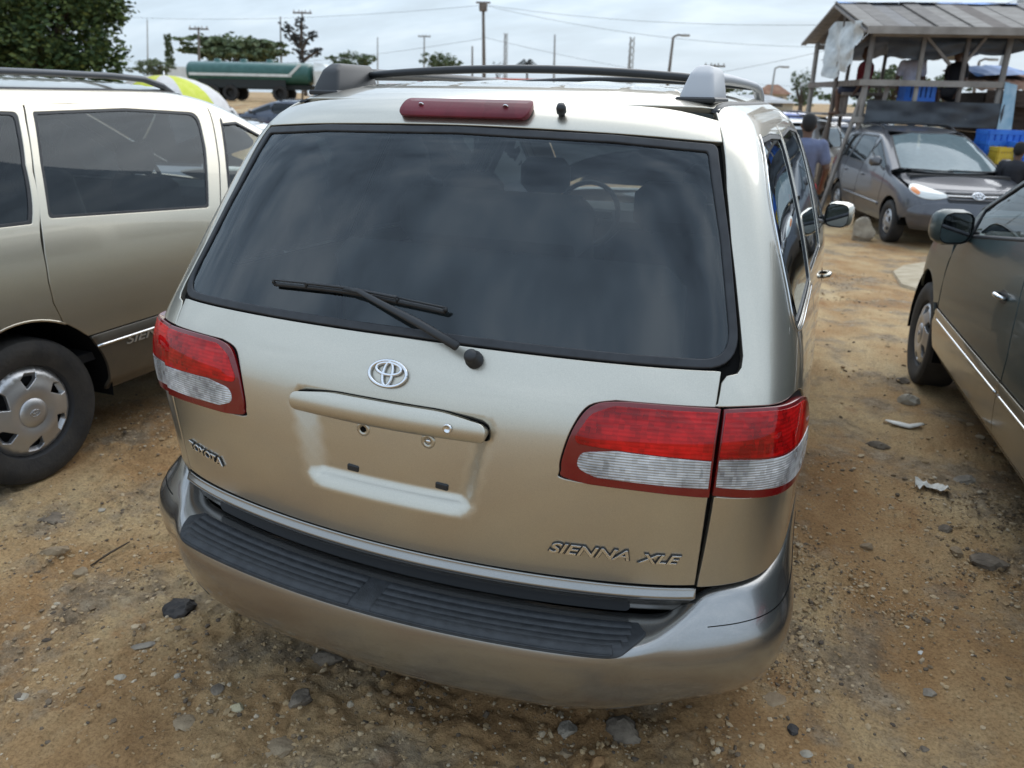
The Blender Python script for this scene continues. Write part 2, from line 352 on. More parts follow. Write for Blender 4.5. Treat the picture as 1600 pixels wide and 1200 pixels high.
STONES=[ # px,py,width px, aspect, height frac, tone, label
(86,812,62,.5,.25,'dark','flat dark stone half sunk in dirt below the silver wheel'),
(82,862,46,.35,.4,'tan','long thin tan stone lying left of the bumper'),
(129,894,28,.6,.6,'tan','small blunt tan stone left of the bumper end'),
(159,797,15,.7,.5,'pale','tiny pale stone between left van wheel and bumper'),
(283,954,54,.7,.75,'black','lumpy black rock beside the left end of the bumper'),
(187,1059,25,.5,.4,'pale','flat pale stone alone on ochre dirt at lower left'),
(279,1057,15,.7,.6,'pale','small pale pebble below the black rock'),
(36,1091,26,.6,.45,'pale','pale angular stone near the left edge of the picture'),
(67,1082,18,.7,.5,'tan','small brown stone right of the pale angular one'),
(371,1106,33,.5,.5,'yellow','yellowish broken brick piece below the bumper'),
(469,1093,40,.85,.6,'dark','round dark grey stone below the bumper beside the brick piece'),
(442,1166,58,.9,.18,'tan','large flat olive stone slab at the bottom edge'),
(339,1078,25,.8,.5,'dark','dark lump left of the broken brick piece'),
(219,1010,52,.35,.2,'grey','long flat grey slab sunk in gravel at lower left'),
(285,1130,46,.6,.2,'tan','flat square tan stone left of the olive slab'),
(507,1033,56,.4,.5,'dark','long dark stone just under the bumper edge'),
(887,1140,32,.8,.8,'grey','grey angular stone under the bumper at right of centre'),
(975,1143,74,.55,.5,'dark','big dark slab in the shadow under the right bumper corner'),
(932,1192,30,.7,.7,'orange','orange stone at the bottom edge below the dark slab'),
(884,1178,25,.7,.6,'tan','tan stone left of the orange stone'),
(1239,1141,22,.8,.7,'black','small black lump right of the bumper corner'),
(1453,1083,28,.6,.4,'grey','flat grey stone on bare dirt at lower right'),
(1438,1021,12,.6,.5,'white','white plastic chip on dirt at lower right'),
(1478,828,24,.8,.7,'dark','round dark stone near the shadow of the green van'),
(1354,854,24,.6,.6,'tan','brown stone in the middle of the dirt lane'),
(1494,864,30,.6,.6,'tan','tan stone beside the round dark one'),
(1444,1171,18,.6,.5,'dark','small dark stone near the lower right corner'),
(1260,1179,22,.8,.6,'pale','pale grey pebble below the black lump'),
(1211,1096,42,.7,.25,'tan','flat tan slab right beneath the bumper corner'),
(1421,628,36,.6,.7,'pale','pale stone in front of the green van wheel'),
(1412,598,26,.6,.6,'dark','dark clod against the green van front tyre'),
(1508,752,42,.5,.5,'grey','grey stone in the shadow under the green van'),
(1372,697,36,.4,.4,'dark','dark flaky debris on the lane beside the white strip'),
(1545,880,70,.6,.4,'dark','broad dark slab of broken asphalt at the right edge'),
]
for i,(px,py,wpx,asp,hf,tone,lab) in enumerate(STONES):
    p=gpt(px,py); dep=(p-CAM)@CF; rw=wpx/FPX*dep/2
    v,f=rock_shape(100+i,3 if wpx>30 else 2,(rw,rw*asp*1.3,rw*hf*1.1),10)
    o=mk('plastic_chip' if tone=='white' else 'stone',v,f,SM[tone],None,False); o.location=(p[0],p[1],p[2]+rw*hf*.02); o.rotation_euler=(rng.uniform(-.15,.15),rng.uniform(-.15,.15),.37+rng.uniform(-.5,.5))
    sharp(o,28); tag(o,lab,'plastic' if tone=='white' else 'stone')
# loose gravel: nobody could count it
def gravel(n,area,smin,smax,name,mat,seed,dens=None):
    r=np.random.default_rng(seed); v0,f0=ICO[1]; f0=np.array(f0); VV=[];FF=[];k=0
    x=r.uniform(area[0],area[1],n*5); y=r.uniform(area[2],area[3],n*5)
    d=np.maximum(.45*sstep(.45,.65,fbm(x,y,.9,3,31)+.5*(fbm(x,y,3.1,2,51)-.5)),rubble(x,y)); keep=r.uniform(0,1,len(x))<(.10+.9*d); x,y=x[keep][:n],y[keep][:n]; n=len(x)
    s=smin+(smax-smin)*r.beta(.9,5,n); z=gh(x,y)
    shp=[rock_shape(900+k,1,(1,1,1),5,.12)[0] for k in range(14)]
    for i in range(n):
        a=r.uniform(0,6.28); v=shp[i%14]*np.array([1,r.uniform(.55,1),r.uniform(.35,.7)])*s[i]; c,q=math.cos(a),math.sin(a)
        VV.append(np.stack([v[:,0]*c-v[:,1]*q+x[i],v[:,0]*q+v[:,1]*c+y[i],v[:,2]+z[i]+s[i]*.12],1)); FF.append(f0+k); k+=len(v0)
    o=mk(name,np.concatenate(VV),np.concatenate(FF),mat,None,False)
    return o
def gravel_mat():
    m=pm('gravel',(.3,.25,.2),.9); N,L,b=nodes(m); g=N.new('ShaderNodeNewGeometry'); r=N.new('ShaderNodeValToRGB'); e=r.color_ramp.elements
    e[0].color=(.09,.068,.05,1); e[1].color=(.50,.42,.31,1); e[1].position=1
    for p,c in((.12,(.16,.12,.08)),(.40,(.32,.215,.11)),(.72,(.42,.30,.165)),(.92,(.48,.37,.24))): q=e.new(p); q.color=(*c,1)
    L.new(g.outputs['Random Per Island'],r.inputs[0]); L.new(r.outputs[0],b.inputs['Base Color']); return m
GM=gravel_mat()
for (n,ar,a,b_,sd_) in((14000,(-2.7,1.0,-.95,2.2),.002,.022,1),(14000,(.8,2.5,-.9,2.4),.002,.020,3),(5000,(-3.2,4.2,2.1,9),.005,.035,2)):
    o=gravel(n,ar,a,b_,'gravel',GM,sd_); tag(o,'loose gravel and clods strewn over the dirt behind the van' if sd_==1 else 'loose gravel and clods in the lane right of the van' if sd_==3 else 'loose gravel strewn along the lane farther back','gravel',kind='stuff')

# ------------------------------------------------------------ van body: bicubic B-spline skin
#<<SURF
class Surf:
    """uniform bicubic B-spline; net[v][u] control points"""
    def __init__(s,net,mirror=True):
        net=np.asarray(net,float)
        if mirror=='start':
            net=np.concatenate([net[:,1:2]*np.array([-1,1,1.]),net,2*net[:,-1:]-net[:,-2:-1]],1)
        elif mirror:
            m=np.array([-1,1,1.])
            net=np.concatenate([net[:,1:2]*m,net,net[:,-2:-1]*m],1)
        else:
            net=np.concatenate([2*net[:,:1]-net[:,1:2],net,2*net[:,-1:]-net[:,-2:-1]],1)
        net=np.concatenate([2*net[:1]-net[1:2],net,2*net[-1:]-net[-2:-1]],0)
        s.n=net; s.nv=net.shape[0]-2; s.nu=net.shape[1]-2
        gu=np.linspace(0,s.nu-1,(s.nu-1)*6+1); gv=np.linspace(0,s.nv-1,(s.nv-1)*6+1)
        U,V=np.meshgrid(gu,gv); s.gu,s.gv=U.ravel(),V.ravel(); s.gp=s.ev(s.gu,s.gv)
    def bas(s,t,k):
        if k==0: return np.stack([(1-t)**3,3*t**3-6*t*t+4,-3*t**3+3*t*t+3*t+1,t**3],-1)/6
        return np.stack([-(1-t)**2,3*t*t-4*t,-3*t*t+2*t+1,t*t],-1)/2
    def ev(s,u,v,du=0,dv=0):
        u=np.atleast_1d(np.asarray(u,float)); v=np.atleast_1d(np.asarray(v,float))
        sg=np.where(u<0,-1.,1.); u=np.abs(u)
        i=np.clip(np.floor(u).astype(int),0,s.nu-2); j=np.clip(np.floor(v).astype(int),0,s.nv-2)
        bu=s.bas(u-i,du); bv=s.bas(v-j,dv)
        P=0
        for a in range(4):
            for b in range(4):
                P=P+s.n[j+b,i+a]*(bu[...,a]*bv[...,b])[...,None]
        P=P.copy(); P[...,0]*=sg
        if du: P*=sg[...,None]
        return P
    def nrm(s,u,v):
        n=np.cross(s.ev(u,v,1,0),s.ev(u,v,0,1))*(-1 if getattr(s,'flip',False) else 1); return n/np.maximum(np.linalg.norm(n,axis=-1,keepdims=True),1e-9)
    def at(s,u,v,off=0):
        P=s.ev(u,v)
        return P+s.nrm(u,v)*np.asarray(off)[...,None] if np.any(off) else P
    def lift(s,pts,axes,region=None,it=14):
        """pts (n,2) in coordinates `axes`; region(gp,gu,gv)->mask. returns (u,v)"""
        pts=np.asarray(pts,float); sg=np.ones(len(pts))
        if axes[0]==0: sg=np.where(pts[:,0]<0,-1.,1.); pts=pts.copy(); pts[:,0]=np.abs(pts[:,0])
        m=np.ones(len(s.gu),bool) if region is None else region(s.gp,s.gu,s.gv)
        gp=s.gp[m][:,axes]; gu=s.gu[m]; gv=s.gv[m]
        k=np.array([np.argmin(((gp-p)**2).sum(1)) for p in pts])
        u=gu[k].copy(); v=gv[k].copy()
        for _ in range(it):
            r=s.ev(u,v)[:,axes]-pts; a=s.ev(u,v,1,0)[:,axes]; b=s.ev(u,v,0,1)[:,axes]
            D=a[:,0]*b[:,1]-a[:,1]*b[:,0]; D=np.where(np.abs(D)<1e-9,1e-9,D)
            su=(r[:,0]*b[:,1]-r[:,1]*b[:,0])/D; sv=(a[:,0]*r[:,1]-a[:,1]*r[:,0])/D
            u=np.clip(u-np.clip(su,-.4,.4),0,s.nu-1); v=np.clip(v-np.clip(sv,-.4,.4),0,s.nv-1)
        return np.stack([u*sg,v],1)
def van_net(rows,rear,front,side,nside=None):
    """rows: z,W,Yr,Yf,Br,Bf ; rear: (fx,gy); front same; side: (t,fx)"""
    net=[]
    for z,W,Yr,Yf,Br,Bf in rows:
        r=[(fx*W,Yr+gy*Br,z) for fx,gy in rear]
        a=Yr+Br; b=Yf-Bf
        r+=[(fx*W,a+(b-a)*t,z) for t,fx in side]
        r+=[(fx*W,Yf-gy*Bf,z) for fx,gy in reversed(front)]
        net.append(r)
    return np.array(net)
REAR=[(0,0),(.28,.04),(.55,.15),(.79,.33),(.955,.64)]
FRONT=[(0,0),(.30,.04),(.56,.15),(.79,.38),(.93,.72)]
SIDE=[(0.02,.993),(.14,1.0),(.3,1.),(.5,1.),(.7,1.),(.86,.995),(.98,.98)]
# z, W, Yr, Yf, Br, Bf
G1=[(.26,.875,.02,4.55,.37,.5),(.36,.91,-.01,4.62,.37,.5),(.48,.928,-.03,4.66,.37,.5),(.60,.934,-.04,4.67,.365,.5),
(.72,.934,-.042,4.67,.345,.5),(.83,.93,-.036,4.64,.30,.5),(.92,.922,-.026,4.54,.255,.48),(1.0,.91,-.01,4.30,.235,.44),
(1.06,.897,.024,4.02,.225,.40),(1.15,.872,.09,3.78,.22,.36),(1.28,.832,.18,3.50,.20,.34),(1.41,.785,.265,3.22,.185,.32),
(1.52,.742,.335,2.98,.175,.32),(1.605,.695,.40,2.78,.175,.32),(1.66,.61,.50,2.56,.175,.32),(1.69,.46,.69,2.30,.16,.28),(1.705,.25,1.0,2.0,.12,.2),(1.71,.02,1.3,1.75,.06,.1)]
#SURF>>

G2=[(.24,.90,.02,4.86,.34,.6),(.36,.95,-.03,4.97,.34,.6),(.50,.975,-.05,5.0,.34,.6),(.64,.98,-.05,4.99,.34,.6),(.77,.975,-.04,4.95,.33,.6),
(.87,.966,-.03,4.85,.31,.58),(.95,.955,-.01,4.66,.29,.55),(1.02,.942,.02,4.36,.27,.5),(1.085,.925,.06,4.06,.26,.45),(1.17,.90,.10,3.82,.25,.4),
(1.30,.86,.16,3.50,.23,.38),(1.43,.815,.22,3.18,.22,.36),(1.55,.768,.28,2.88,.21,.36),(1.64,.715,.35,2.64,.21,.36),(1.70,.62,.47,2.42,.2,.34),(1.735,.46,.7,2.15,.18,.28),(1.75,.25,1.0,1.9,.13,.2),(1.755,.02,1.3,1.7,.06,.1)]
def pip(P,poly):
    x,y=P[:,0],P[:,1]; r=np.zeros(len(P),bool); n=len(poly)
    for i in range(n):
        x0,y0=poly[i]; x1,y1=poly[(i+1)%n]
        if y0==y1: continue
        c=(y0>y)!=(y1>y); r^=c&(x<(x1-x0)*(y-y0)/(y1-y0)+x0)
    return r
def area2(p): p=np.asarray(p); q=np.roll(p,-1,0); return (p[:,0]*q[:,1]-q[:,0]*p[:,1]).sum()
def rounded(pts,n=6):
    """closed polygon of (a,b[,radius]) -> rounded"""
    out=[]; m=len(pts)
    for i in range(m):
        p=np.array(pts[i][:2],float); r=pts[i][2] if len(pts[i])>2 else 0
        if r<=0: out.append(p); continue
        a=np.array(pts[i-1][:2],float); b=np.array(pts[(i+1)%m][:2],float)
        da=(a-p)/np.linalg.norm(a-p); db=(b-p)/np.linalg.norm(b-p)
        h=math.acos(max(-1,min(1,da@db)))/2; d=min(r/math.tan(h),.49*np.linalg.norm(a-p),.49*np.linalg.norm(b-p))
        A=p+da*d; B=p+db*d
        for k in range(n+1):
            t=k/n; out.append(A*(1-t)**2+2*p*t*(1-t)+B*t*t)
    return np.array(out)
def spl(pts,n=8,closed=False):
    "Catmull-Rom through points"
    P=np.array(pts,float); m=len(P); out=[]
    for i in range(m if closed else m-1):
        g=lambda k:P[k%m] if closed else P[min(max(k,0),m-1)]
        a,b,c,d=g(i-1),g(i),g(i+1),g(i+2)
        for k in range(n):
            t=k/n; out.append(.5*((2*b)+(c-a)*t+(2*a-5*b+4*c-d)*t*t+(3*b-a-3*c+d)*t**3))
    if not closed: out.append(P[-1])
    return np.array(out)
def resample(poly,h):
    out=[]; n=len(poly)
    for i in range(n):
        a,b=poly[i],poly[(i+1)%n]; k=max(1,int(math.ceil(np.linalg.norm(b-a)/h)))
        for j in range(k): out.append(a+(b-a)*j/k)
    return np.array(out)
def dedupe(P,eps=1e-5):
    o=[P[0]]
    for p in P[1:]:
        if np.linalg.norm(p-o[-1])>eps: o.append(p)
    if np.linalg.norm(o[0]-o[-1])<eps: o.pop()
    return np.array(o)
class Dom:
    """maps 2-D panel coordinates to the skin. kinds: rear xz, front XZ, side yz(sign), top xy, uv"""
    def __init__(s,S,kind,sign=1,off=0): s.S,s.k,s.sg,s.off=S,kind,sign,off
    def uv(s,q):
        S=s.S
        if s.k=='uv': return q
        if s.k=='xz': return S.lift(q,[0,2],lambda P,u,v:(u<4.9)&(v<14.6))
        if s.k=='XZ': return S.lift(q,[0,2],lambda P,u,v:(u>S.nu-5.2)&(v<14.6))
        if s.k=='xy': return S.lift(q,[0,1],lambda P,u,v:v>6.3)
        if s.k=='yz':
            r=S.lift(q,[1,2],lambda P,u,v:(u>4.0)&(u<S.nu-3.2)&(v<14.8)); r[:,0]*=s.sg; return r
    def pos(s,q,off=0,extra=None):
        q=np.asarray(q,float); uv=s.uv(q)
        o=s.off+off+(extra(q) if extra else 0)
        P=s.S.ev(uv[:,0],uv[:,1])
        if s.k in('xz','XZ'): P[:,0]=q[:,0]; P[:,2]=q[:,1]
        elif s.k=='xy': P[:,:2]=q
        elif s.k=='yz': P[:,1:]=q
        n=s.S.nrm(uv[:,0],uv[:,1])
        return P+n*np.broadcast_to(o,(len(q),))[:,None], n
def panel(name,D,outer,mat,parent,holes=(),h=.04,off=0,extra=None,rim=.003,depth=.012,flat=False,hb=None):
    """trimmed skin panel with rounded, turned-in edges"""
    uvs=np.array([1.,1.])
    if D.k=='uv':
        c=np.mean(outer,0); uvs=np.array([np.linalg.norm(D.S.ev(c[0],c[1],1,0)),np.linalg.norm(D.S.ev(c[0],c[1],0,1))])
    loops=[]
    for i,l in enumerate([outer,*holes]):
        p=dedupe(np.asarray(l,float)*uvs,2e-4); p=dedupe(resample(p,hb or h*.8),2e-4)
        a=area2(p)
        if (a<0)==(i==0): p=p[::-1]
        loops.append(p)
    lo,hi=loops[0].min(0),loops[0].max(0)
    gx=np.arange(lo[0]+h*.5,hi[0],h); gy=np.arange(lo[1]+h*.5,hi[1],h*.87)
    G=np.array([(x+(h*.5 if j%2 else 0),y) for j,y in enumerate(gy) for x in gx]) if len(gx) and len(gy) else np.zeros((0,2))
    if len(G):
        m=pip(G,loops[0])
        for l in loops[1:]: m&=~pip(G,l)
        G=G[m]; B=np.concatenate(loops)
        if len(G): G=G[np.array([((B-g)**2).sum(1).min()>(.45*h)**2 for g in G])]
    V=np.concatenate(loops+[G]) if len(G) else np.concatenate(loops)
    E=[];k=0
    for l in loops: E+=[(k+i,k+(i+1)%len(l)) for i in range(len(l))]; k+=len(l)
    vv,_,ff,_,_,_=delaunay_2d_cdt([Vector(p) for p in V],E,[],0,1e-7)
    vv=np.array([p[:] for p in vv])
    tri=np.array([tuple(f) for f in ff]); c=vv[tri].mean(1); m=pip(c,loops[0])
    for l in loops[1:]: m&=~pip(c,l)
    tri=tri[m]
    ar=(vv[tri[:,1],0]-vv[tri[:,0],0])*(vv[tri[:,2],1]-vv[tri[:,0],1])-(vv[tri[:,2],0]-vv[tri[:,0],0])*(vv[tri[:,1],1]-vv[tri[:,0],1])
    tri=tri[np.abs(ar)>1e-10]; ar=ar[np.abs(ar)>1e-10]; tri[ar<0]=tri[ar<0][:,[0,2,1]]
    Q=vv/uvs
    P,n0=D.pos(Q,off,extra)
    if extra is not None or True:
        e=1.5e-3; ea=np.array([e,0])/uvs; eb=np.array([0,e])/uvs
        P1,_=D.pos(Q+ea,off,extra); P2,_=D.pos(Q+eb,off,extra); n=np.cross(P1-P,P2-P); ln=np.linalg.norm(n,axis=1,keepdims=True)
        n=n/np.maximum(ln,1e-12)
        sgn=np.where((n*n0).sum(1)<0,-1.,1.); n*=sgn[:,None]
        flip=np.median(sgn)<0
    if flip: tri=tri[:,[0,2,1]]
    verts=[P]; norms=[n]; faces=[tuple(t) for t in tri]; base=len(P)
    if rim:
        # map original loop points to output verts
        from_=[]
        key={(round(a,6),round(b,6)):i for i,(a,b) in enumerate(vv)}
        for l in loops:
            ids=[key.get((round(a,6),round(b,6))) for a,b in l]
            if any(i is None for i in ids): ids=[int(np.argmin(((vv-p)**2).sum(1))) for p in l]
            if flip: ids=ids[::-1]
            from_.append(ids)
        for ids in from_:
            p=P[ids]; nn=n[ids]; T=np.roll(p,-1,0)-np.roll(p,1,0); T/=np.maximum(np.linalg.norm(T,axis=1,keepdims=True),1e-9)
            o=np.cross(T,nn); o/=np.maximum(np.linalg.norm(o,axis=1,keepdims=True),1e-9)
            rings=[np.array(ids)]
            for a,ex in((.6,0),(1.2,0),(1.57,0),(1.57,depth)):
                q=p+o*rim*math.sin(a)-nn*(rim*(1-math.cos(a))+ex); N_=nn*math.cos(a)+o*math.sin(a)
                rings.append(np.arange(base,base+len(ids))); base+=len(ids); verts.append(q); norms.append(N_)
            m=len(ids)
            for r0,r1 in zip(rings,rings[1:]):
                for i in range(m): faces.append((r0[i],r1[i],r1[(i+1)%m],r0[(i+1)%m]))
    return mk(name,np.concatenate(verts),faces,mat,parent,True,np.concatenate(norms))
def ribbon(name,D,path,width,mat,parent,off=0,thick=.004,closed=False,h=.03):
    """raised strip of given width following a path on the skin"""
    P=np.asarray(path,float); n=len(P)
    out=[]
    for i in range(n-1+(1 if closed else 0)):
        a,b=P[i],P[(i+1)%n]
        k=max(1,int(np.linalg.norm(b-a)/h)) if D.k!='uv' else 4
        out+=[a+(b-a)*j/k for j in range(k)]
    if not closed: out.append(P[-1])
    X,nn=D.pos(np.array(out),off); m=len(X)
    T=np.roll(X,-1,0)-np.roll(X,1,0)
    if not closed: T[0]=X[1]-X[0]; T[-1]=X[-1]-X[-2]
    T/=np.linalg.norm(T,axis=1,keepdims=True); o=np.cross(T,nn); o/=np.linalg.norm(o,axis=1,keepdims=True)
    V=np.concatenate([X-o*width/2-nn*.003,X-o*width*.38+nn*thick,X+o*width*.38+nn*thick,X+o*width/2-nn*.003]); F=[]
    for i in range(m-1+(1 if closed else 0)):
        j=(i+1)%m
        for r in range(3): F.append((r*m+i,r*m+j,(r+1)*m+j,(r+1)*m+i))
    if not closed: F+= [(0,m,2*m,3*m),(m-1,4*m-1,3*m-1,2*m-1)]
    return mk(name,V,F,mat,parent,True)
def ell(cx,cy,a,b,n=40,t0=0): return [(cx+a*math.cos(t0+2*math.pi*k/n),cy+b*math.sin(t0+2*math.pi*k/n)) for k in range(n)]
# ------------------------------------------------------------ wheels
def wheel(parent,x,y,z,sg,style='fan',r=.325,tw=.205):
    w=MB()
    prof=[(.21,-tw*.42),(.255,-tw*.5),(r-.03,-tw*.5),(r-.008,-tw*.44),(r,-tw*.32),(r,tw*.32),(r-.008,tw*.44),(r-.03,tw*.5),(.255,tw*.5),(.21,tw*.42)]
    t=MB().lathe([(a,b*sg) for a,b in prof],56,'x',(0,0,0))
    # tread grooves as slightly raised blocks
    o=t.build('wheel',TYRE,parent,True); sharp(o,40); o.location=(x,y,z)
    b=MB().lathe([(.215,-tw*.4*sg),(.2,-.02*sg),(.2,tw*.3*sg),(.215,tw*.42*sg)],40,'x').lathe([(.0,.0),(.2,.0)],32,'x').build('rim_barrel',INTD,o,True)
    hole=[]
    if style=='fan':
        for k in range(6):
            a=k*math.pi/3+.5
            def pt(rr,da): return (rr*math.cos(a+da),rr*math.sin(a+da))
            hole.append(rounded([(*pt(.108,.14*sg),.005),(*pt(.150,-.30*sg),.006),(*pt(.181,-.30*sg),.008),(*pt(.182,.02*sg),.01),(*pt(.160,.20*sg),.006)],3))
    else:
        for k in range(5):
            a=k*2*math.pi/5+.3
            def pt(rr,da): return (rr*math.cos(a+da),rr*math.sin(a+da))
            hole.append(rounded([(*pt(.07,.0),.01),(*pt(.17,-.42),.02),(*pt(.178,0),.01),(*pt(.17,.42),.02)],3))
    class DD:
        k='pl'
        def pos(s,q,off=0,extra=None):
            rr=np.hypot(q[:,0],q[:,1]); d=.085-.03*sstep(.06,.0,rr)*-.3+.018*np.exp(-((rr-.1)/.05)**2)-.03*sstep(.17,.21,rr)
            P=np.stack([d*sg,q[:,0]*1.0,q[:,1]],1); n=np.tile(np.array([sg,0,0.]),(len(q),1)); return P,n
    cap=panel('wheel_cover',DD(),ell(0,0,.207,.207,48),RIMM,o,hole,h=.018,rim=.004,depth=.02)
    MB().lathe([(0,.104*sg),(.03,.104*sg),(.062,.101*sg),(.066,.094*sg)],32,'x').build('hub_cap',RIMM,o,True)
    em=MB()
    for (cx,cz,a,b2) in((0,0,.022,.015),(0,.005,.014,.006),(0,0,.006,.0145)):
        em.tube([(.1055*sg,cx+p,cz+q) for p,q in ell(0,0,a,b2,24)]+[(.1055*sg,cx+a,cz)],.0016,5,False)
    em.build('hub_emblem',RIMM,o,True)
    return o
def seat(parent,x,y,z=.48,w=.5,name='seat'):
    m=MB().box((x,y,z+.08),(w,.5,.16),bev=.05).box((x,y-.24,z+.42),(w*.94,.14,.62),Matrix.Rotation(R(12),3,'X'),bev=.055)
    o=m.build(name,INT,parent); sharp(o,50)
    h=MB().box((x,y-.33,z+.82),(w*.5,.1,.17),bev=.04).tube([(x-.06,y-.30,z+.66),(x-.06,y-.32,z+.78)],.007,6).tube([(x+.06,y-.30,z+.66),(x+.06,y-.32,z+.78)],.007,6).build('headrest',INT,o); sharp(h,50)
    return o
def emblem(parent,D,cx,cz,s,off=.006,name='emblem'):
    m=MB()
    def ring(ax,az,a,b,r):
        q=np.array(ell(ax,az,a,b,40)); P,n=D.pos(q,off); P=[tuple(p) for p in P]; m.tube(P+[P[0]],r,6,False)
    ring(cx,cz,.5*s,.27*s,.046*s); ring(cx,cz+.10*s,.335*s,.125*s,.042*s); ring(cx,cz-.005*s,.125*s,.25*s,.040*s)
    return m.build(name,CHROME,parent,True)
def lettering(name,s,D,x0,z0,height,width,mat,parent,shear=0,ext=.0025,off=.002,dz=0,flipx=False,bold=0,back=None):
    v,f=textmesh(s,1,.02,shear,bold); lo=v.min(0); hi=v.max(0)
    a=(v[:,0]-lo[0])/(hi[0]-lo[0]); b=(v[:,1]-lo[1])/(hi[1]-lo[1]); t=(v[:,2]-lo[2])/(hi[2]-lo[2])
    if flipx: a=1-a; f=[q[::-1] for q in f]
    q=np.stack([x0+a*width,z0+b*height+a*dz],1); P,n=D.pos(q,off); P=P+n*(t*ext)[:,None]
    o=mk(name,P,f,mat,parent,False)
    if back is not None:
        v,f=textmesh(s,1,.02,shear,bold+.035); a=(v[:,0]-lo[0])/(hi[0]-lo[0]); b=(v[:,1]-lo[1])/(hi[1]-lo[1]); t=(v[:,2]-v[:,2].min())/(v[:,2].max()-v[:,2].min())
        q=np.stack([x0+a*width,z0+b*height+a*dz],1); P,n=D.pos(q,off); mk('badge_base',P+n*(t*ext*.55)[:,None],f,back,o,False)
    return o

# ------------------------------------------------------------ van
S1=Surf(van_net(G1,REAR,FRONT,SIDE)); S2=Surf(van_net(G2,REAR,FRONT,SIDE))
GL_OUT=[(-.633,1.560,.02),(-.4,1.575,.3),(0,1.583,.5),(.4,1.575,.3),(.633,1.560,.02),(.70,1.36,.2),(.768,1.119,.055),(.4,1.121,.3),(0,1.124,.5),(-.4,1.121,.3),(-.768,1.119,.055),(-.70,1.36,.2)]
SHUT=[(.642,1.575),(.705,1.36),(.772,1.14),(.77,1.112),(.735,1.105),(.738,1.041),(.750,.943),(.748,.86),(.738,.60)]
def bumper_surf():
    net=[]
    C=[(-.05,.505),(.0,.520),(.05,.521),(.10,.520),(.134,.519),(.150,.505),(.152,.455),(.146,.40),(.128,.335),(.085,.293),(.0,.278)]
    K=[(-.035,.596),(.0,.594),(.022,.577),(.045,.553),(.067,.527),(.086,.499),(.093,.458),(.087,.405),(.064,.338),(.022,.294),(-.05,.278)]
    Z=[(-.03,.594),(.001,.592),(.006,.58),(.009,.562),(.011,.535),(.014,.495),(.014,.45),(.008,.40),(-.004,.335),(-.03,.293),(-.08,.278)]
    us=[0,.5,1,1.5,1.95,2.3,2.6,2.85,3.1,3.35,3.6,3.85,4.1,4.4,4.7,5.0,5.25,5.5,5.75]
    base=S1.lift(np.stack([np.zeros(1),[.55]],1),[0,2],lambda P,u,v:u<4.9)[0,1]
    for k in range(len(C)):
        row=[]
        for u in us:
            B=S1.ev(u,base)[0]; n=S1.nrm(u,base)[0]; n[2]=0; n/=np.linalg.norm(n)
            lw=k/10.; q_=max(0,.4-lw)/.4; a=float(sstep(2.3-1.3*max(0,lw-.4)+.68*q_,2.95+.7*max(0,lw-.4)+.25*q_,u)); b=float(sstep(3.7,5.6,u))
            o=(C[k][0]*(1-a)+K[k][0]*a)*(1-b)+Z[k][0]*b; z=(C[k][1]*(1-a)+K[k][1]*a)*(1-b)+Z[k][1]*b
            row.append((B[0]+n[0]*o,B[1]+n[1]*o,z))
        net.append(row)
    return Surf(net,'start')
BS=bumper_surf(); BS.flip=True
WY1,WY2,WZ=1.0,3.9,.325
def arc(cy,r,a0,a1,n=16): return [(cy+r*math.cos(R(a0+(a1-a0)*k/n)),WZ+r*math.sin(R(a0+(a1-a0)*k/n))) for k in range(n+1)]

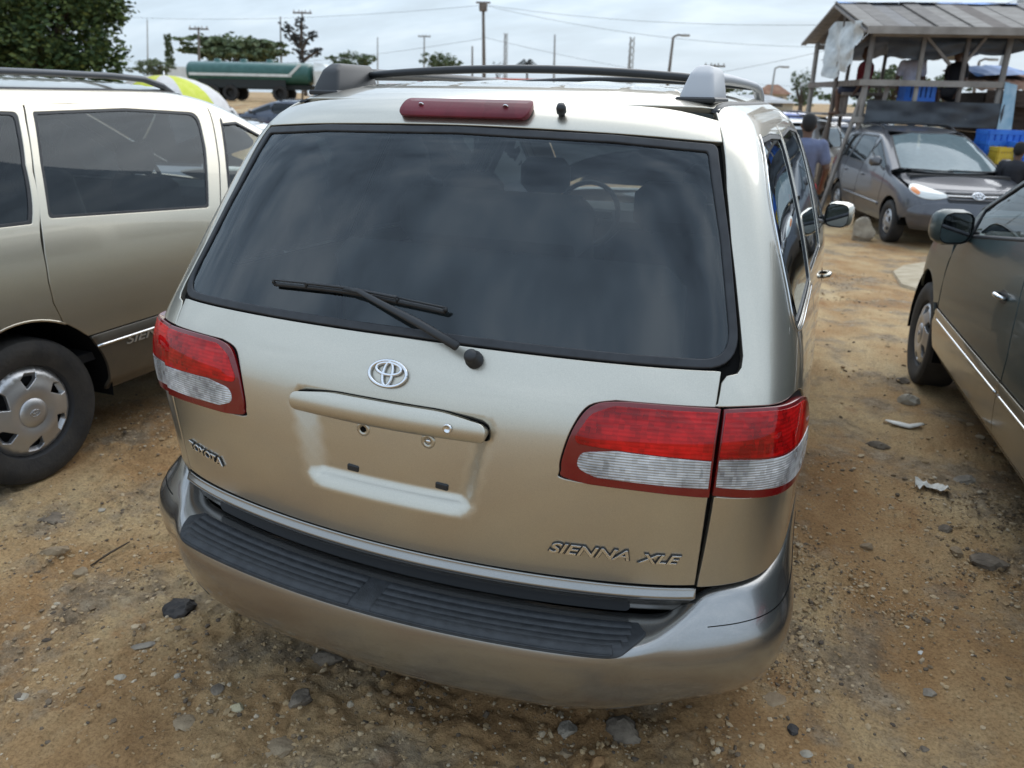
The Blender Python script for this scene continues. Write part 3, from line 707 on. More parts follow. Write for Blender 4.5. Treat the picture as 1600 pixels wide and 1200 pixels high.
def van1(name,loc,rz,label,PAINT,CLAD,full=True,fuel=False,handle=None,side_text=True,h=.04,wst='fan',tintside=(.10,.115,.125),tintfront=(.55,.62,.58)):
    T=empty(name,loc,rz); tag(T,label,'van')
    S=S1; rear=Dom(S,'xz'); top=Dom(S,'xy'); fr=Dom(S,'XZ'); UV=Dom(S,'uv')
    yz={1:Dom(S,'yz',1),-1:Dom(S,'yz',-1)}
    GR=glass('rear_glass',(.42,.47,.48),1.64,0,.005); GS=glass('side_glass_%g'%tintside[0],tintside,1.5,0,.008); GF=glass('front_glass',tintfront,1.5)
    # ---- tailgate
    def rec(q):  # licence plate recess
        x,z=q[:,0],q[:,1]
        wx=sstep(.276,.214,np.abs(x)-.20*np.clip(z-.93,-.3,0)-.0); wz=sstep(.734,.774,z)
        return -.036*wx*wz*sstep(.972,.945,z)
    lamp_in=[(.742,1.041),(.53,1.040),(.482,1.026),(.455,.985),(.437,.925),(.434,.888),(.448,.870),(.60,.8635),(.742,.856)]
    sh=SHUT
    lowR=[(sh[4][0]-.004,1.1105),(.733,1.047)]+[(x-.006,z+.007) if i<2 else (x-.007,z) for i,(x,z) in enumerate(lamp_in[1:6])]
    lowR=[(.731,1.1105),(.733,1.048),(.53,1.048),(.474,1.033),(.446,.988),(.428,.925),(.425,.885),(.44,.862),(.60,.8555),(.742,.848),(.735,.612)]
    low=spl([(.0,1.1155),(.4,1.1125),(.731,1.1105)],6).tolist()+spl(lowR[1:3],2).tolist()+spl(lowR[2:9],5).tolist()[1:]+lowR[9:]+[(-a,b) for a,b in lowR[9:]][::-1]+[(-a,b) for a,b in (spl(lowR[1:3],2).tolist()+spl(lowR[2:9],5).tolist()[1:])][::-1]+[(-a,b) for a,b in spl([(.0,1.1155),(.4,1.1125),(.731,1.1105)],6).tolist()][::-1][:-1]
    tg=panel('tailgate',rear,low,PAINT,T,h=.022 if full else .06,extra=rec if full else None)
    upp=[(-.640,1.590,.01),(0,1.590,0),(.640,1.590,.01) if 0 else (.642,1.5685,.0),(.628,1.608,.02),(.48,1.640,.1),(0,1.648,0),(-.48,1.640,.1),(-.628,1.608,.02),(-.642,1.5685,0)]
    upp=spl([(.642,1.5685),(.4,1.5825),(0,1.5905),(-.4,1.5825),(-.642,1.5685)],6).tolist()[::-1]+spl([(.622,1.612),(.5,1.636),(.3,1.645),(0,1.648),(-.3,1.645),(-.5,1.636),(-.622,1.612)],5).tolist()
    panel('spoiler_panel',rear,upp,PAINT,tg,h=.025 if full else .06)
    go=rounded(GL_OUT,8); gi=rounded([(x*(.982 if abs(x)>.5 else 1),z+(-.011 if z>1.5 else (.0115 if z<1.2 else 0)),r*.9) for x,z,r in GL_OUT],8)
    panel('window_seal',rear,go,RUB,tg,[gi],h=.03,off=.001,rim=.004)
    panel('rear_window',rear,rounded([(x*(.986 if abs(x)>.5 else 1),z+(-.008 if z>1.5 else (.0085 if z<1.2 else 0)),r*.9) for x,z,r in GL_OUT],8),GR,tg,h=.05,off=-.004,rim=0)
    # shut-line backing
    for sg in(1,-1):
        pth=[(sg*x,z) for x,z in [(.60,1.622)]+sh+[(.725,.56)]]
        ribbon('shut_line',rear,pth,.05,PIT,tg,off=-.017,thick=.001)
    ribbon('shut_line',rear,[(-.62,1.62),(-.5,1.642),(0,1.653),(.5,1.642),(.62,1.62)],.05,PIT,tg,off=-.016,thick=.001)
    # lower trim band of tailgate
    tb=spl([(.737,.603),(.45,.605),(0,.606)],6).tolist(); bb=[(0,.516),(.45,.516),(.62,.517),(.68,.525),(.717,.553),(.734,.585)]
    bt=spl(bb,5).tolist()
    tr=tb[::-1]+bt[::-1]
    trim=[(a,b) for a,b in tb]+[( -a,b) for a,b in tb[::-1][1:]]+[(-a,b) for a,b in bt[::-1]]+[(a,b) for a,b in bt[1:]]
    def prof(q):
        z=q[:,1]; return .004+.012*np.exp(-((z-.585)/.014)**2)-.010*sstep(.565,.548,z)-.02*sstep(.535,.51,z)
    panel('tailgate_trim',rear,trim,CLAD,tg,h=.009 if full else .06,extra=prof,hb=.02)
    if full:
        ribbon('bright_strip',rear,[(x,.5615-.00*abs(x)) for x in np.linspace(-.66,.66,25)],.006,CHROME,tg,off=-.004,thick=.003)
        panel('dark_reflection_band',rear,rounded([(-.60,.553,.02),(.60,.553,.02),(.60,.526,.02),(-.60,.526,.02)]),BLACK,tg,h=.04,off=-.003,rim=.001)  # black band paints in the dark reflection on the trim's lower curve
        # garnish with handle
        def gprof(q):
            z=q[:,1]; t=(z-.951)/.030; return .004+.022*np.sqrt(np.clip(1-(.85*t)**2,0,1))
        gar=rounded([(-.256,.927,.015),(-.05,.922,.5),(.05,.922,.5),(.256,.927,.015),(.258,.965,.025),(.15,.980,.4),(-.15,.980,.4),(-.258,.965,.025)],6)
        g=panel('plate_garnish',rear,gar,PAINT,tg,h=.012,extra=gprof,rim=.003,depth=.03)
        panel('garnish_gap',rear,rounded([(-.261,.924,.015),(.261,.924,.015),(.2635,.967,.025),(.15,.9845,.4),(-.15,.9845,.4),(-.2635,.967,.025)],6),PIT,tg,h=.04,off=.0012,rim=0,extra=lambda q:rec(q)+.001)
        P,n=rear.pos(np.array([(.172,.950)]),.026); kl=MB().lathe([(.011,0),(.011,.004),(.008,.005),(.007,.001),(0,.001)],20,'y').build('key_lock',CHROME,g,True); kl.location=P[0]; kl.rotation_euler=(math.pi*0,0,math.pi)
        kl.scale=(1,1,1)
        for x in(-.081,.098):
            P,n=rear.pos(np.array([(x,.893)]),-.040); k=MB().lathe([(.020,0),(.018,.006),(.010,.008),(.009,.002),(0,.002)],22,'y').build('plate_boss',PAINT,tg,True); k.location=P[0]; k.rotation_euler=(0,0,math.pi)
            k2=MB().lathe([(.008,0),(.0075,.004),(0,.0045)],12,'y').build('screw',PIT if x<0 else CHROME,k,True); k2.location=(0,.003,0)
        for x in(-.112,.137):
            P,n=rear.pos(np.array([(x,.782)]),-.038); k=MB().box((0,0,0),(.034,.012,.018),bev=.003).build('plate_clip',BLACK,tg); k.location=P[0]; k.rotation_euler=(0,R(4),0)
        emblem(tg,rear,-.006,1.040,.098)
        lettering('maker_badge','TOYOTA',rear,-.690,.704,.022,.150,CHROME,tg,0,.006,.001,-.012,bold=.01,back=BLACK)
        lettering('model_badge','SIENNA',rear,.412,.6765,.027,.180,CHROME,tg,.35,.005,.001,-.001,bold=.012,back=BLACK)
        lettering('trim_badge','XLE',rear,.612,.6735,.024,.090,CHROME,tg,.35,.005,.001,-.002,bold=.012,back=BLACK)
        # high stop lamp
        RL=lens('red_lens_plain',(.10,.005,.012),(.14,.008,.018),0,26,'X',.02,.5); RL.node_tree.nodes['Principled BSDF'].inputs['Coat Weight'].default_value=.15; RL.node_tree.nodes['Principled BSDF'].inputs['Specular IOR Level'].default_value=.3
        cl=panel('high_stop_lamp',rear,rounded([(-.178,1.598,.02),(.178,1.598,.02),(.178,1.636,.02),(-.178,1.636,.02)],6),RL,tg,h=.012,off=.0,extra=lambda q:.004+.015*np.sqrt(np.sqrt(np.clip(1-((q[:,1]-1.617)/.0205)**4,0,1))),rim=.003,depth=.012)
        for x in(-.12,.115):
            P,n=rear.pos(np.array([(x,1.617)]),.0195); k=MB().lathe([(.0075,0),(.0075,.002),(.005,.0025),(.004,-.001),(0,-.001)],14,'y').build('screw',CHROME,cl,True); k.location=P[0]; k.rotation_euler=(R(-35),0,math.pi)
        P,n=rear.pos(np.array([(.256,1.617)]),.0); k=MB().lathe([(.0,.03),(.009,.029),(.0125,.02),(.012,.008),(.008,.006),(.008,-.01)],18,'z').build('washer_nozzle',BLACK,tg,True); k.location=P[0]; k.rotation_euler=Vector(n[0]).to_track_quat('Z','Y').to_euler()
        # wiper
        wp,_=rear.pos(np.array([(.198,1.0915),(.165,1.104),(.05,1.142),(-.06,1.172),(-.135,1.193),(-.18,1.196)]),np.array([.03,.04,.034,.03,.026,.018])[:,None][:,0])
        W=MB().tube([tuple(p) for p in wp[1:]],[.011,.010,.008,.007,.006],8,flat=.55,up=(0,-.8,.6)).build('wiper_arm',BLACK,tg,True)
        P,n=rear.pos(np.array([(.198,1.0915)]),0); pv=MB().lathe([(.021,-.004),(.021,.010),(.017,.012),(.0165,.034),(.012,.042),(0,.043)],24,'z').build('wiper_pivot',BLACK,W,True); pv.location=P[0]; pv.rotation_euler=Vector(n[0]).to_track_quat('Z','Y').to_euler()
        bp=np.array([(-.406,1.186),(-.30,1.190),(-.17,1.192),(-.03,1.186),(.10,1.177)]); b0,_=rear.pos(bp,.007); b1,_=rear.pos(bp*[1,1]+[0,.006],.017)
        blade=MB().tube([tuple(p) for p in spl(b0,5)],.0045,6,flat=1.4).tube([tuple(p) for p in spl(b1[1:4],6)],[.005]*13,6,flat=.8)
        for i in(0,1,3,4): blade.tube([tuple(b0[i]),tuple(b1[i])],.005,6)
        blade.tube([tuple(p) for p in b1[:2]],.0028,6).tube([tuple(p) for p in b1[3:]],.0028,6)
        blade.build('wiper_blade',BLACK,W,True)
    # ---- tail lamps
    RLz=lamp_glass('red_lens',(.90,.035,.026),(.85,.010,.010),.55,'Z',34,.35); CLz=lamp_glass('clear_lens',(.93,.94,.94),(1,1,1),.55,'Z',52,.9); REF=lens('reflector',(.62,.62,.62),(.92,.92,.92),.35,30,'X',.9,.15); RLd=pm('red_lens_border',(.16,.003,.005),.2,0,.6)
    lamps=[]
    for sg in(1,-1):
        m=lambda l:[(sg*a,b) for a,b in l]
        oi=spl([(.741,1.0405),(.62,1.0415),(.53,1.0395),(.482,1.026),(.454,.985),(.437,.925),(.434,.888),(.449,.870),(.60,.8635),(.741,.8565)],5)
        D=Dom(S,'xz'); kk=min(len(oi),99)
        clr=rounded([(.738,.9385),(.55,.9455,.05),(.472,.935,.025),(.464,.900,.02),(.51,.884,.05),(.738,.8775)],5)
        red=rounded([(.7385,1.026),(.53,1.0265,.05),(.487,1.013,.04),(.462,.962,.05),(.462,.945,.01),(.738,.9455)] if 0 else [(.7385,1.034),(.53,1.033,.05),(.484,1.014,.04),(.456,.965,.03),(.462,.953,.01),(.738,.9425)],5)
        b=lambda q:.004+.010*sstep(.43,.50,np.abs(q[:,0]))
        lg=panel('tail_lamp',D,m(oi),RLd,tg,[m(red),m(clr)],h=.016,extra=b,rim=.003,depth=.018,hb=.012)
        panel('reflector',D,m(rounded([(.7385,1.034),(.52,1.033,.05),(.455,.96,.05),(.45,.885,.03),(.7385,.872)],5)),REF,lg,h=.012,extra=lambda q:-.030+.022*np.abs(np.sin((np.abs(q[:,0])-.44)*math.pi/.10))**2*.8+.006*np.sin(q[:,1]*90),rim=0)
        tag(lg,None)
        panel('clear_lens',D,m(clr),CLz,lg,h=.02,extra=lambda q:b(q)+.0015,rim=.0012,depth=.003)
        panel('red_lens',D,m(red),RLz,lg,h=.02,extra=lambda q:b(q)+.0015,rim=.0012,depth=.003)
        panel('lamp_gasket',D,m(spl([(.744,1.0465),(.62,1.0475),(.528,1.0455),(.476,1.031),(.448,.987),(.4305,.925),(.4275,.886),(.444,.8645),(.60,.8575),(.744,.8505)],5)),PIT,lg,h=.05,off=-.003,rim=.001)
        # outer lamp wraps on to the side: uv outline
        rr=Dom(S,'xz'); ss=Dom(S,'yz',1)
        U=lambda rp,sp:(rr.uv(np.array(rp)).tolist() if rp else [])+(ss.uv(np.array(sp)).tolist() if sp else [])
        o1=U([(.754,1.0405),(.80,1.041),(.845,1.038)],[(.27,1.030),(.36,1.006),(.415,.965),(.425,.92),(.395,.875),(.31,.845)])+rr.uv(np.array([(.880,.8425),(.82,.848),(.754,.8555)])).tolist()
        o1=np.array(o1); mid=spl(o1,5)
        c1=np.array(U([(.757,.938),(.80,.939),(.845,.936)],[(.27,.931),(.36,.925),(.41,.915),(.37,.880),(.29,.860)])+rr.uv(np.array([(.872,.864),(.82,.869),(.757,.8765)])).tolist())
        r1=np.array(U([(.757,1.034),(.80,1.035),(.845,1.032)],[(.27,1.022),(.355,1.0),(.403,.962),(.412,.935),(.36,.934),(.27,.939)])+rr.uv(np.array([(.845,.9425),(.80,.9445),(.757,.9435)])).tolist())
        su=np.array([sg,1.]); cen=np.array([3.9,6.3])
        ob=lambda q:.004+.012*sstep(3.2,4.2,np.abs(q[:,0]))
        lo=panel('tail_lamp',UV,spl(o1,4,False)*su,RLd,T,[spl(r1,4)*su,spl(c1,4)*su],h=.016,extra=ob,rim=.003,depth=.018,hb=.012)
        panel('reflector',UV,((spl(o1,4)-cen)*[.96,.93]+cen)*su,REF,lo,h=.014,extra=lambda q:-.022+.012*np.sin(q[:,0]*9)+.006*np.sin(q[:,1]*6),rim=0)
        panel('clear_lens',UV,spl(c1,4)*su,CLz,lo,h=.02,extra=lambda q:ob(q)+.0015,rim=.0012,depth=.003)
        panel('red_lens',UV,spl(r1,4)*su,RLz,lo,h=.02,extra=lambda q:ob(q)+.0015,rim=.0012,depth=.003)
        cen=np.array([3.9,6.3])
        gk=(spl(o1,4)-cen)*[1.0,1.06]+cen; gk[:,0]+=np.where(spl(o1,4)[:,0]>4.2,.12,0)
        panel('lamp_gasket',UV,gk*su,PIT,lo,h=.05,off=-.003,rim=.001)
        # ---- body side (quarter panel, roof side rail, A-pillar)
        def sd(pts): return ss.uv(np.array(pts,float))
        seam=[(1.19,.69),(1.165,.78),(1.165,.875),(1.18,.99),(1.21,1.11),(1.275,1.32),(1.345,1.52),(1.375,1.585)]
        vr=[12.78,12.2,11.2,10.2,9.2,8.6]
        quarter=rr.uv(np.array([(.744,.606),(.80,.606),(.85,.606)])).tolist()+sd([(.27,.606),(.40,.606),(.55,.607),(.70,.61)]).tolist()
        a0=math.degrees(math.asin((.61-WZ)/.405)); quarter+=sd(arc(WY1,.405,180-a0,62,14)).tolist()
        seamq=[(y-.006,z) for y,z in seam]
        quarter+=sd(seamq).tolist()
        quarter+=sd([(1.6,1.593),(2.0,1.588),(2.3,1.578),(2.5,1.565)]).tolist()
        quarter+=[(11.55,v) for v in (12.3,11.6,10.9,10.2,9.5,9.0)]+[(12.5,8.9)]+[(12.5,v) for v in (9.6,10.4,11.2,12,12.6)]
        td=top.uv(np.array([(.60,2.35),(.605,2.1),(.61,1.7),(.612,1.2),(.612,.9),(.61,.7),(.607,.585)]))
        quarter+=td.tolist()
        quarter+=rr.uv(np.array([(.628,1.605),(.645,1.575),(.677,1.47),(.708,1.36),(.742,1.25),(.774,1.14),(.775,1.118),(.768,1.106),(.748,1.102),(.741,1.09),(.741,1.052)])).tolist()
        oo=(o1-cen)*[1.0,1.09]+cen; oo[:,0]+=np.where(o1[:,0]>4.2,.17,0); oo[0,0]=oo[-1,0]=rr.uv(np.array([(.7505,.95)]))[0,0]
        quarter+=spl(oo,4).tolist()
        wr=[(.66,1.565),(.595,1.52),(.53,1.43),(.475,1.29),(.462,1.20),(.49,1.15),(.56,1.130),(.85,1.122),(1.178,1.113),(1.255,1.35),(1.325,1.555),(1.0,1.570)]
        wq=sd(rounded([(.68,1.570,.06),(.52,1.42,.3),(.455,1.23,.12),(.49,1.132,.06),(.85,1.122),(1.178,1.113,.02),(1.255,1.35),(1.328,1.558,.02),(1.0,1.572,.2)],6))
        bs=panel('body_side',UV,np.array(quarter)*su,PAINT,T,[wq*su],h=h*.8,hb=.025)
        panel('window_frame',UV,wq*su,RUB,bs,[sd(rounded([(.69,1.558,.05),(.54,1.42,.3),(.475,1.23,.12),(.505,1.145,.05),(.85,1.136),(1.165,1.128,.02),(1.24,1.35),(1.306,1.546,.02),(1.0,1.559,.2)],6))*su],h=.05,off=-.002,rim=.002)
        panel('quarter_window',UV,wq*su,GS,bs,h=.08,off=-.006,rim=0)
        qe,_=UV.pos(sd(spl([(.70,1.575),(.52,1.44),(.448,1.25),(.475,1.135),(.85,1.114),(1.17,1.106)],8))*su,.003)
        if full and sg==1: MB().tube([tuple(p) for p in qe],.0022,6).build('window_trim',CHROME,bs,True)
        # ---- doors
        Y=yz[sg]
        f1=[(2.49,1.565),(2.43,1.40),(2.385,1.28),(2.29,1.07),(2.20,.88),(2.155,.70),(2.16,.598)]
        dr=[(1.19,.69),(1.165,.78),(1.165,.875),(1.18,.99),(1.21,1.11),(1.275,1.32),(1.345,1.52),(1.375,1.585)]
        slid=[(y+.006,z) for y,z in [(1.255,.64),(1.30,.598)][::-1]+dr]+[(1.8,1.590),(2.2,1.580)]+[(y-.006,z) for y,z in f1]
        w1=rounded([(1.255,1.125,.02),(1.32,1.35),(1.395,1.558,.02),(1.9,1.570,.2),(2.385,1.545,.05),(2.33,1.36),(2.20,1.063,.03)],5)
        d1=panel('sliding_door',Y,slid,PAINT,T,[w1],h=h,hb=.03)
        panel('door_window',Y,w1,GS,d1,h=.08,off=-.005,rim=0)
        panel('window_frame',Y,w1,RUB,d1,[rounded([(1.272,1.137,.02),(1.335,1.35),(1.408,1.547,.02),(1.9,1.558,.2),(2.365,1.533,.05),(2.312,1.36),(2.19,1.077,.03)],5)],h=.06,off=-.002,rim=.002)
        q115=S.ev(np.full(9,11.5),np.linspace(12.25,9.3,9)); pil=[(p[1],p[2]) for p in q115]
        fd=[(y+.007,z) for y,z in f1[::-1]]+[(2.52,1.562)]+pil+[(3.40,1.03),(3.45,.90),(3.47,.75),(3.45,.598)]
        ww=[(p[1]-.05,p[2]-.02) for p in q115]
        w2=rounded([(2.36,1.058,.03),(2.435,1.25),(2.505,1.42),(2.555,1.535,.03)],4).tolist()+[(y,z) for y,z in ww if y>2.62 and z>1.1]+[(3.25,1.035)]
        d2=panel('front_door',Y,fd,PAINT,T,[w2],h=h,hb=.03)
        panel('door_window',Y,w2,GF,d2,h=.08,off=-.005,rim=0)
        ribbon('window_frame',Y,w2,.022,RUB,d2,off=-.001,thick=.003,closed=True,h=.05)
        for pth in(dr,f1,[(3.425,1.03),(3.46,.90),(3.475,.75),(3.46,.598)]):
            ribbon('door_gap',Y,pth,.04,PIT,d1 if pth is not f1 else d2,off=-.016,thick=.001)
        # lower cladding of doors
        cp=lambda q:.006+.006*np.exp(-((q[:,1]-.578)/.012)**2)-.02*sstep(.36,.29,q[:,1])
        c1_=panel('door_cladding',Y,[(1.315,.590),(2.158,.590),(2.172,.45),(2.20,.29)]+arc(WY1,.405,-5,38,8)[0:0]+[(1.40,.29)]+arc(WY1,.405,2,38,8),CLAD,d1,h=h,extra=cp,hb=.02)
        c2_=panel('door_cladding',Y,[(2.168,.590),(3.455,.590)]+arc(WY2,.405,146,175,6)[2:]+[(3.495,.29),(2.212,.29),(2.182,.45)],CLAD,d2,h=h,extra=cp,hb=.02)
        for a_,b_,pp in((1.34,2.15,c1_),(2.18,3.44,c2_)): ribbon('cladding_strip',Y,[(y,.537) for y in np.linspace(a_,b_,12)],.012,CHROME if not full else CLAD,pp,off=.007,thick=.004)
        ribbon('waist_crease',Y,[(1.2,1.045),(2.27,1.0)],.004,PIT,d1,off=-.0022,thick=.0002)
        # handles
        for (hy,hz,pp) in((2.42,.90,d2),(1.3,.90,d1)):
            if pp is d2 or handle:
                HM=CHROME if handle=='chrome' else PAINT
                P,n=Y.pos(np.array([(hy-.055,hz),(hy-.04,hz+.002),(hy,hz+.004),(hy+.04,hz+.002),(hy+.055,hz)]),np.array([.004,.028,.034,.028,.004]))
                hd=MB().tube([tuple(p) for p in P],[.010,.011,.012,.011,.010],8,flat=.9).build('door_handle',HM,pp,True)
                panel('handle_bowl',Y,ell(hy,hz,.06,.028,24),PIT if handle!='chrome' else BLACK,hd,h=.03,off=.001,rim=.001)
        # mirror
        P,n=Y.pos(np.array([(3.20,1.06)]),0); mx_=P[0]
        mh=MB()
        V=[];F=[];nn=14
        prof=[(-.02,.10,.075),(.02,.105,.085),(.07,.10,.08),(.115,.075,.06),(.135,.03,.025)]
        for (py,wx,wz) in prof:
            for k in range(nn):
                a=2*math.pi*k/nn; ca,sa=math.cos(a),math.sin(a); ex=lambda c:math.copysign(abs(c)**.6,c)
                V.append((ex(ca)*wx,py,ex(sa)*wz))
        for i in range(len(prof)-1):
            for k in range(nn): F.append((i*nn+k,i*nn+(k+1)%nn,(i+1)*nn+(k+1)%nn,(i+1)*nn+k))
        F.append(tuple((len(prof)-1)*nn+k for k in range(nn)))
        mo=mk('wing_mirror',V,F,PAINT,d2); sharp(mo,60); mo.location=(mx_[0]+sg*(.075 if full else .10),mx_[1],mx_[2]+.02); mo.rotation_euler=(0,0,-sg*.35); mo.scale=(.66,1,.86) if full else (.9,1.1,1.1)
        mf=mk('mirror_glass',[(v[0]*.93,-.012,v[2]*.92) for v in V[:nn]],[tuple(range(nn))],pm('mirror_silver',(.7,.72,.74),.02,1.0),mo)
        mr_=MB().tube([(-sg*.16,.03,-.045),(-sg*.05,.03,-.03)],[.03,.035],8).build('mirror_stalk',BLACK,mo,True)
        mb_=mk('mirror_bezel',[(v[0]*.99,-.016,v[2]*.985) for v in V[:nn]]+[(v[0]*.93,-.016,v[2]*.92) for v in V[:nn]],[(k,(k+1)%nn,nn+(k+1)%nn,nn+k) for k in range(nn)],BLACK,mo)
        # ---- front wing, head lamp
        fw=sd([(3.475,.598),(3.49,.62)]+arc(WY2,.405,138,36,14)+[(4.23,.60)]).tolist()
        fw+=[(12.9,3.1),(13.3,4.2)]+[(13.0,5.4),(12.4,6.2),(11.9,6.9),(11.4,7.5),(11.0,8.0)]
        fw+=sd([(3.62,1.058),(3.44,1.045),(3.462,.90),(3.48,.75)]).tolist()
        wg=panel('front_wing',UV,np.array(fw)*su,PAINT,T,h=h,hb=.03)
        hl=np.array([(12.75,5.35),(13.25,4.35),(14.3,4.45),(14.5,5.0),(13.9,5.6),(13.2,5.9)])
        panel('head_lamp',UV,spl(hl,4,True)*su,pm('headlamp_clear',(.62,.62,.58),.12,.3,1),T,h=.04,off=.004)
        # wheels
        for wy in(WY1,WY2): wheel(T,sg*.80,wy,WZ,sg,wst)
        for wy in(WY1,WY2):
            V=[];F=[];n_=20
            for k in range(n_+1):
                a=math.pi*k/n_*1.1-.05*math.pi
                for xx in(.50,.895): V.append((sg*xx,wy+.42*math.cos(a),WZ+.42*math.sin(a)))
            for k in range(n_): F.append((2*k,2*k+1,2*k+3,2*k+2))
            F.append(tuple(range(0,2*n_+2,2)))
            mk('wheel_well',V,F,PIT,T)
            ribbon('arch_lip',Y,[p for p in arc(wy,.408,150 if wy==WY2 else 140,38 if wy==WY2 else 60,14)],.012,PAINT,T,off=-.004,thick=.004)
        # roof ditch moulding, rail
        ribbon('roof_moulding',top,[(sg*x,y) for x,y in [(.600,2.4),(.605,2.1),(.61,1.7),(.612,1.2),(.612,.9),(.61,.7),(.607,.575)]],.022,RUB,T,off=-.002,thick=.003,h=.06)
        zr=lambda y:float(top.pos(np.array([(sg*.555,y)]))[0][0][2])
        ys=[.62,.70,.78,.92,1.2,1.6,2.0,2.2,2.32,2.40]
        hh=[.0,.05,.046,.047,.05,.05,.048,.042,.02,-.015]
        rail=MB().tube([(sg*(.552),y,zr(y)+hz_) for y,hz_ in zip(ys[2:],hh[2:])],[.024,.022,.020,.019,.019,.020,.022,.02],10,flat=.8)
        RG=(pm('rail_silver',(.40,.41,.43),.42,.0) if sg==1 else BLACK) if full else pm('rail_grey',(.075,.08,.09),.42)  # full van: left rail coloured black for its backlit shade, right stays silver
        ro=rail.build('roof_rail',RG,T,True)
        # rear foot: tapered block
        z0=zr(.70); V=[]
        for (zz,y0,y1,x0,x1) in((-.012,.612,.86,.503,.596),(.02,.630,.86,.510,.591),(.058,.655,.865,.522,.582),(.078,.69,.87,.534,.572)):
            V+=[(sg*x0,y0,z0+zz),(sg*x1,y0,z0+zz),(sg*x1,y1,z0+zz),(sg*x0,y1,z0+zz)]
        F=[(i*4+k,i*4+(k+1)%4,i*4+4+(k+1)%4,i*4+4+k) for i in range(3) for k in range(4)]+[(12,13,14,15),(3,2,1,0)]
        fo=mk('rail_foot',V,F,RG,ro,True)
        bv=fo.modifiers.new('b','BEVEL'); bv.width=.012; bv.segments=3; bv.limit_method='ANGLE'; bv.angle_limit=R(25)
        MB().box((sg*.549,.737,z0-.006),(.10,.26,.014),bev=.004).build('foot_pad',BLACK,ro)
    # crossbars
    for y in(.84,2.02):
        z0=float(top.pos(np.array([(.555,y)]))[0][0][2])+.046
        cb=MB().tube([(x,y,z0-.004+.024*(1-(x/.54)**2)) for x in np.linspace(-.545,.545,15)],[.017]+[.019]*13+[.017],10,flat=.62)
        cb.build('cross_bar',BLACK,T,True)
    # ---- roof
    roof=spl([(.60,.60),(.606,.9),(.606,1.3),(.604,1.8),(.597,2.2),(.585,2.42)],4).tolist()+[(.4,2.60),(0,2.69),(-.4,2.60)]+[(-a,b) for a,b in spl([(.60,.60),(.606,.9),(.606,1.3),(.604,1.8),(.597,2.2),(.585,2.42)],4).tolist()[::-1]]
    rt=spl([(.60,.60),(.5,.548),(.3,.503),(0,.49),(-.3,.503),(-.5,.548),(-.6,.60)],5)[1:-1]
    roof=[(a,b) for a,b in roof]+rt[::-1].tolist()
    ribz=lambda q:sum(.004*np.exp(-((np.abs(q[:,0])-c)/.012)**2) for c in(.16,.34,.47))*sstep(.62,.8,q[:,1])
    panel('roof',top,roof,PAINT,T,h=.022 if full else .05,extra=ribz,hb=.03)
    # ---- front: windscreen, bonnet, grille, bumper
    ws=[(p[0],p[2]) for p in S.ev(np.full(7,12.56),np.linspace(8.75,12.9,7))]
    wtop=[(.3,1.618),(0,1.622),(-.3,1.618)]
    panel('windscreen',fr,[(a,b) for a,b in ws]+wtop+[(-a,b) for a,b in ws[::-1]]+[(-.4,1.105),(0,1.10),(.4,1.105)],GF,T,h=.08,rim=0)
    bon=[(.80,3.78),(.83,3.95),(.80,4.2),(.70,4.38),(.4,4.47),(0,4.5)]
    panel('bonnet',top,spl(bon,4).tolist()+[(-a,b) for a,b in spl(bon,4)[::-1][1:]]+[(-.45,3.93),(0,3.98),(.45,3.93)],PAINT,T,h=.06)
    panel('front_bumper',fr,[(.80,.55),(.78,.70),(.5,.66),(-.5,.66),(-.78,.70),(-.80,.55),(-.74,.28),(.74,.28)],CLAD,T,h=.08,off=.02,rim=.02)
    panel('grille',fr,rounded([(.42,.70,.02),(.46,.84,.03),(-.46,.84,.03),(-.42,.70,.02)],4),BLACK,T,h=.08,off=.004)
    # ---- rear bumper
    BD=Dom(BS,'uv'); ue=5.62
    bo=[(-ue,.7),(-3.1,.7)]
    outb=[(u,.55 if abs(u)<2.9 else .75) for u in np.linspace(-ue*18/5.75*0-17.6,17.6,60)]+[(u,9.6) for u in np.linspace(17.6,-17.6,60)]
    bm=panel('rear_bumper',BD,outb,CLAD,T,h=.022 if full else .07,rim=.003,hb=.05)
    if full:
        # step pad with ribs
        uu=lambda x:x  # columns
        pad=rounded([(-5.6,1.75,.0),(5.6,1.75,.0),(5.8,2.6,.3),(5.0,4.70,.5),(-5.0,4.70,.5),(-5.8,2.6,.3)],6)
        sc=np.array([1.,1.])
        PADM=noisy('pad_rubber',(.016,.018,.021),(.030,.033,.037),40,.5,bump=.2,bscale=300)
        pd=panel('step_pad',BD,pad,PADM,bm,h=.012,off=.005,rim=.003,depth=.004)
        for s2 in(1,-1):
            for kx,v0 in enumerate((1.95,2.48,3.01,3.54,4.07)):
                ex=5.4-.10*kx*kx*.35
                ribbon('pad_rib',BD,[(s2*u,v0) for u in np.linspace(.22,ex,26)],.0255,PADM,pd,off=.0060,thick=.0010)
        ribbon('pad_edge',BD,[(u,4.56) for u in np.linspace(-4.8,4.8,40)],.004,PADM,pd,off=.0065,thick=.0025)
        for s2 in(1,-1): ribbon('bumper_seam',BD,[(s2*u,3.7) for u in np.linspace(8.2,17.3,30)],.003,PIT,bm,off=.0004,thick=.0005)
    # ---- underbody and cabin
    MB().box((0,2.3,.33),(1.10,4.3,.12)).box((0,2.42,.36),(1.70,2.0,.16)).box((0,.30,.40),(1.45,.5,.14)).build('underbody',PIT,T)
    MB().box((0,1.95,.46),(1.66,3.1,.04)).box((0,3.42,.82),(1.55,.5,.4),bev=.06).build('cabin_floor',INTD,T)
    for x in(-.4,.4): seat(T,x,2.55)
    for x in(-.38,.38): seat(T,x,1.65)
    seat(T,0,.95,.5,1.2,'rear_seat')
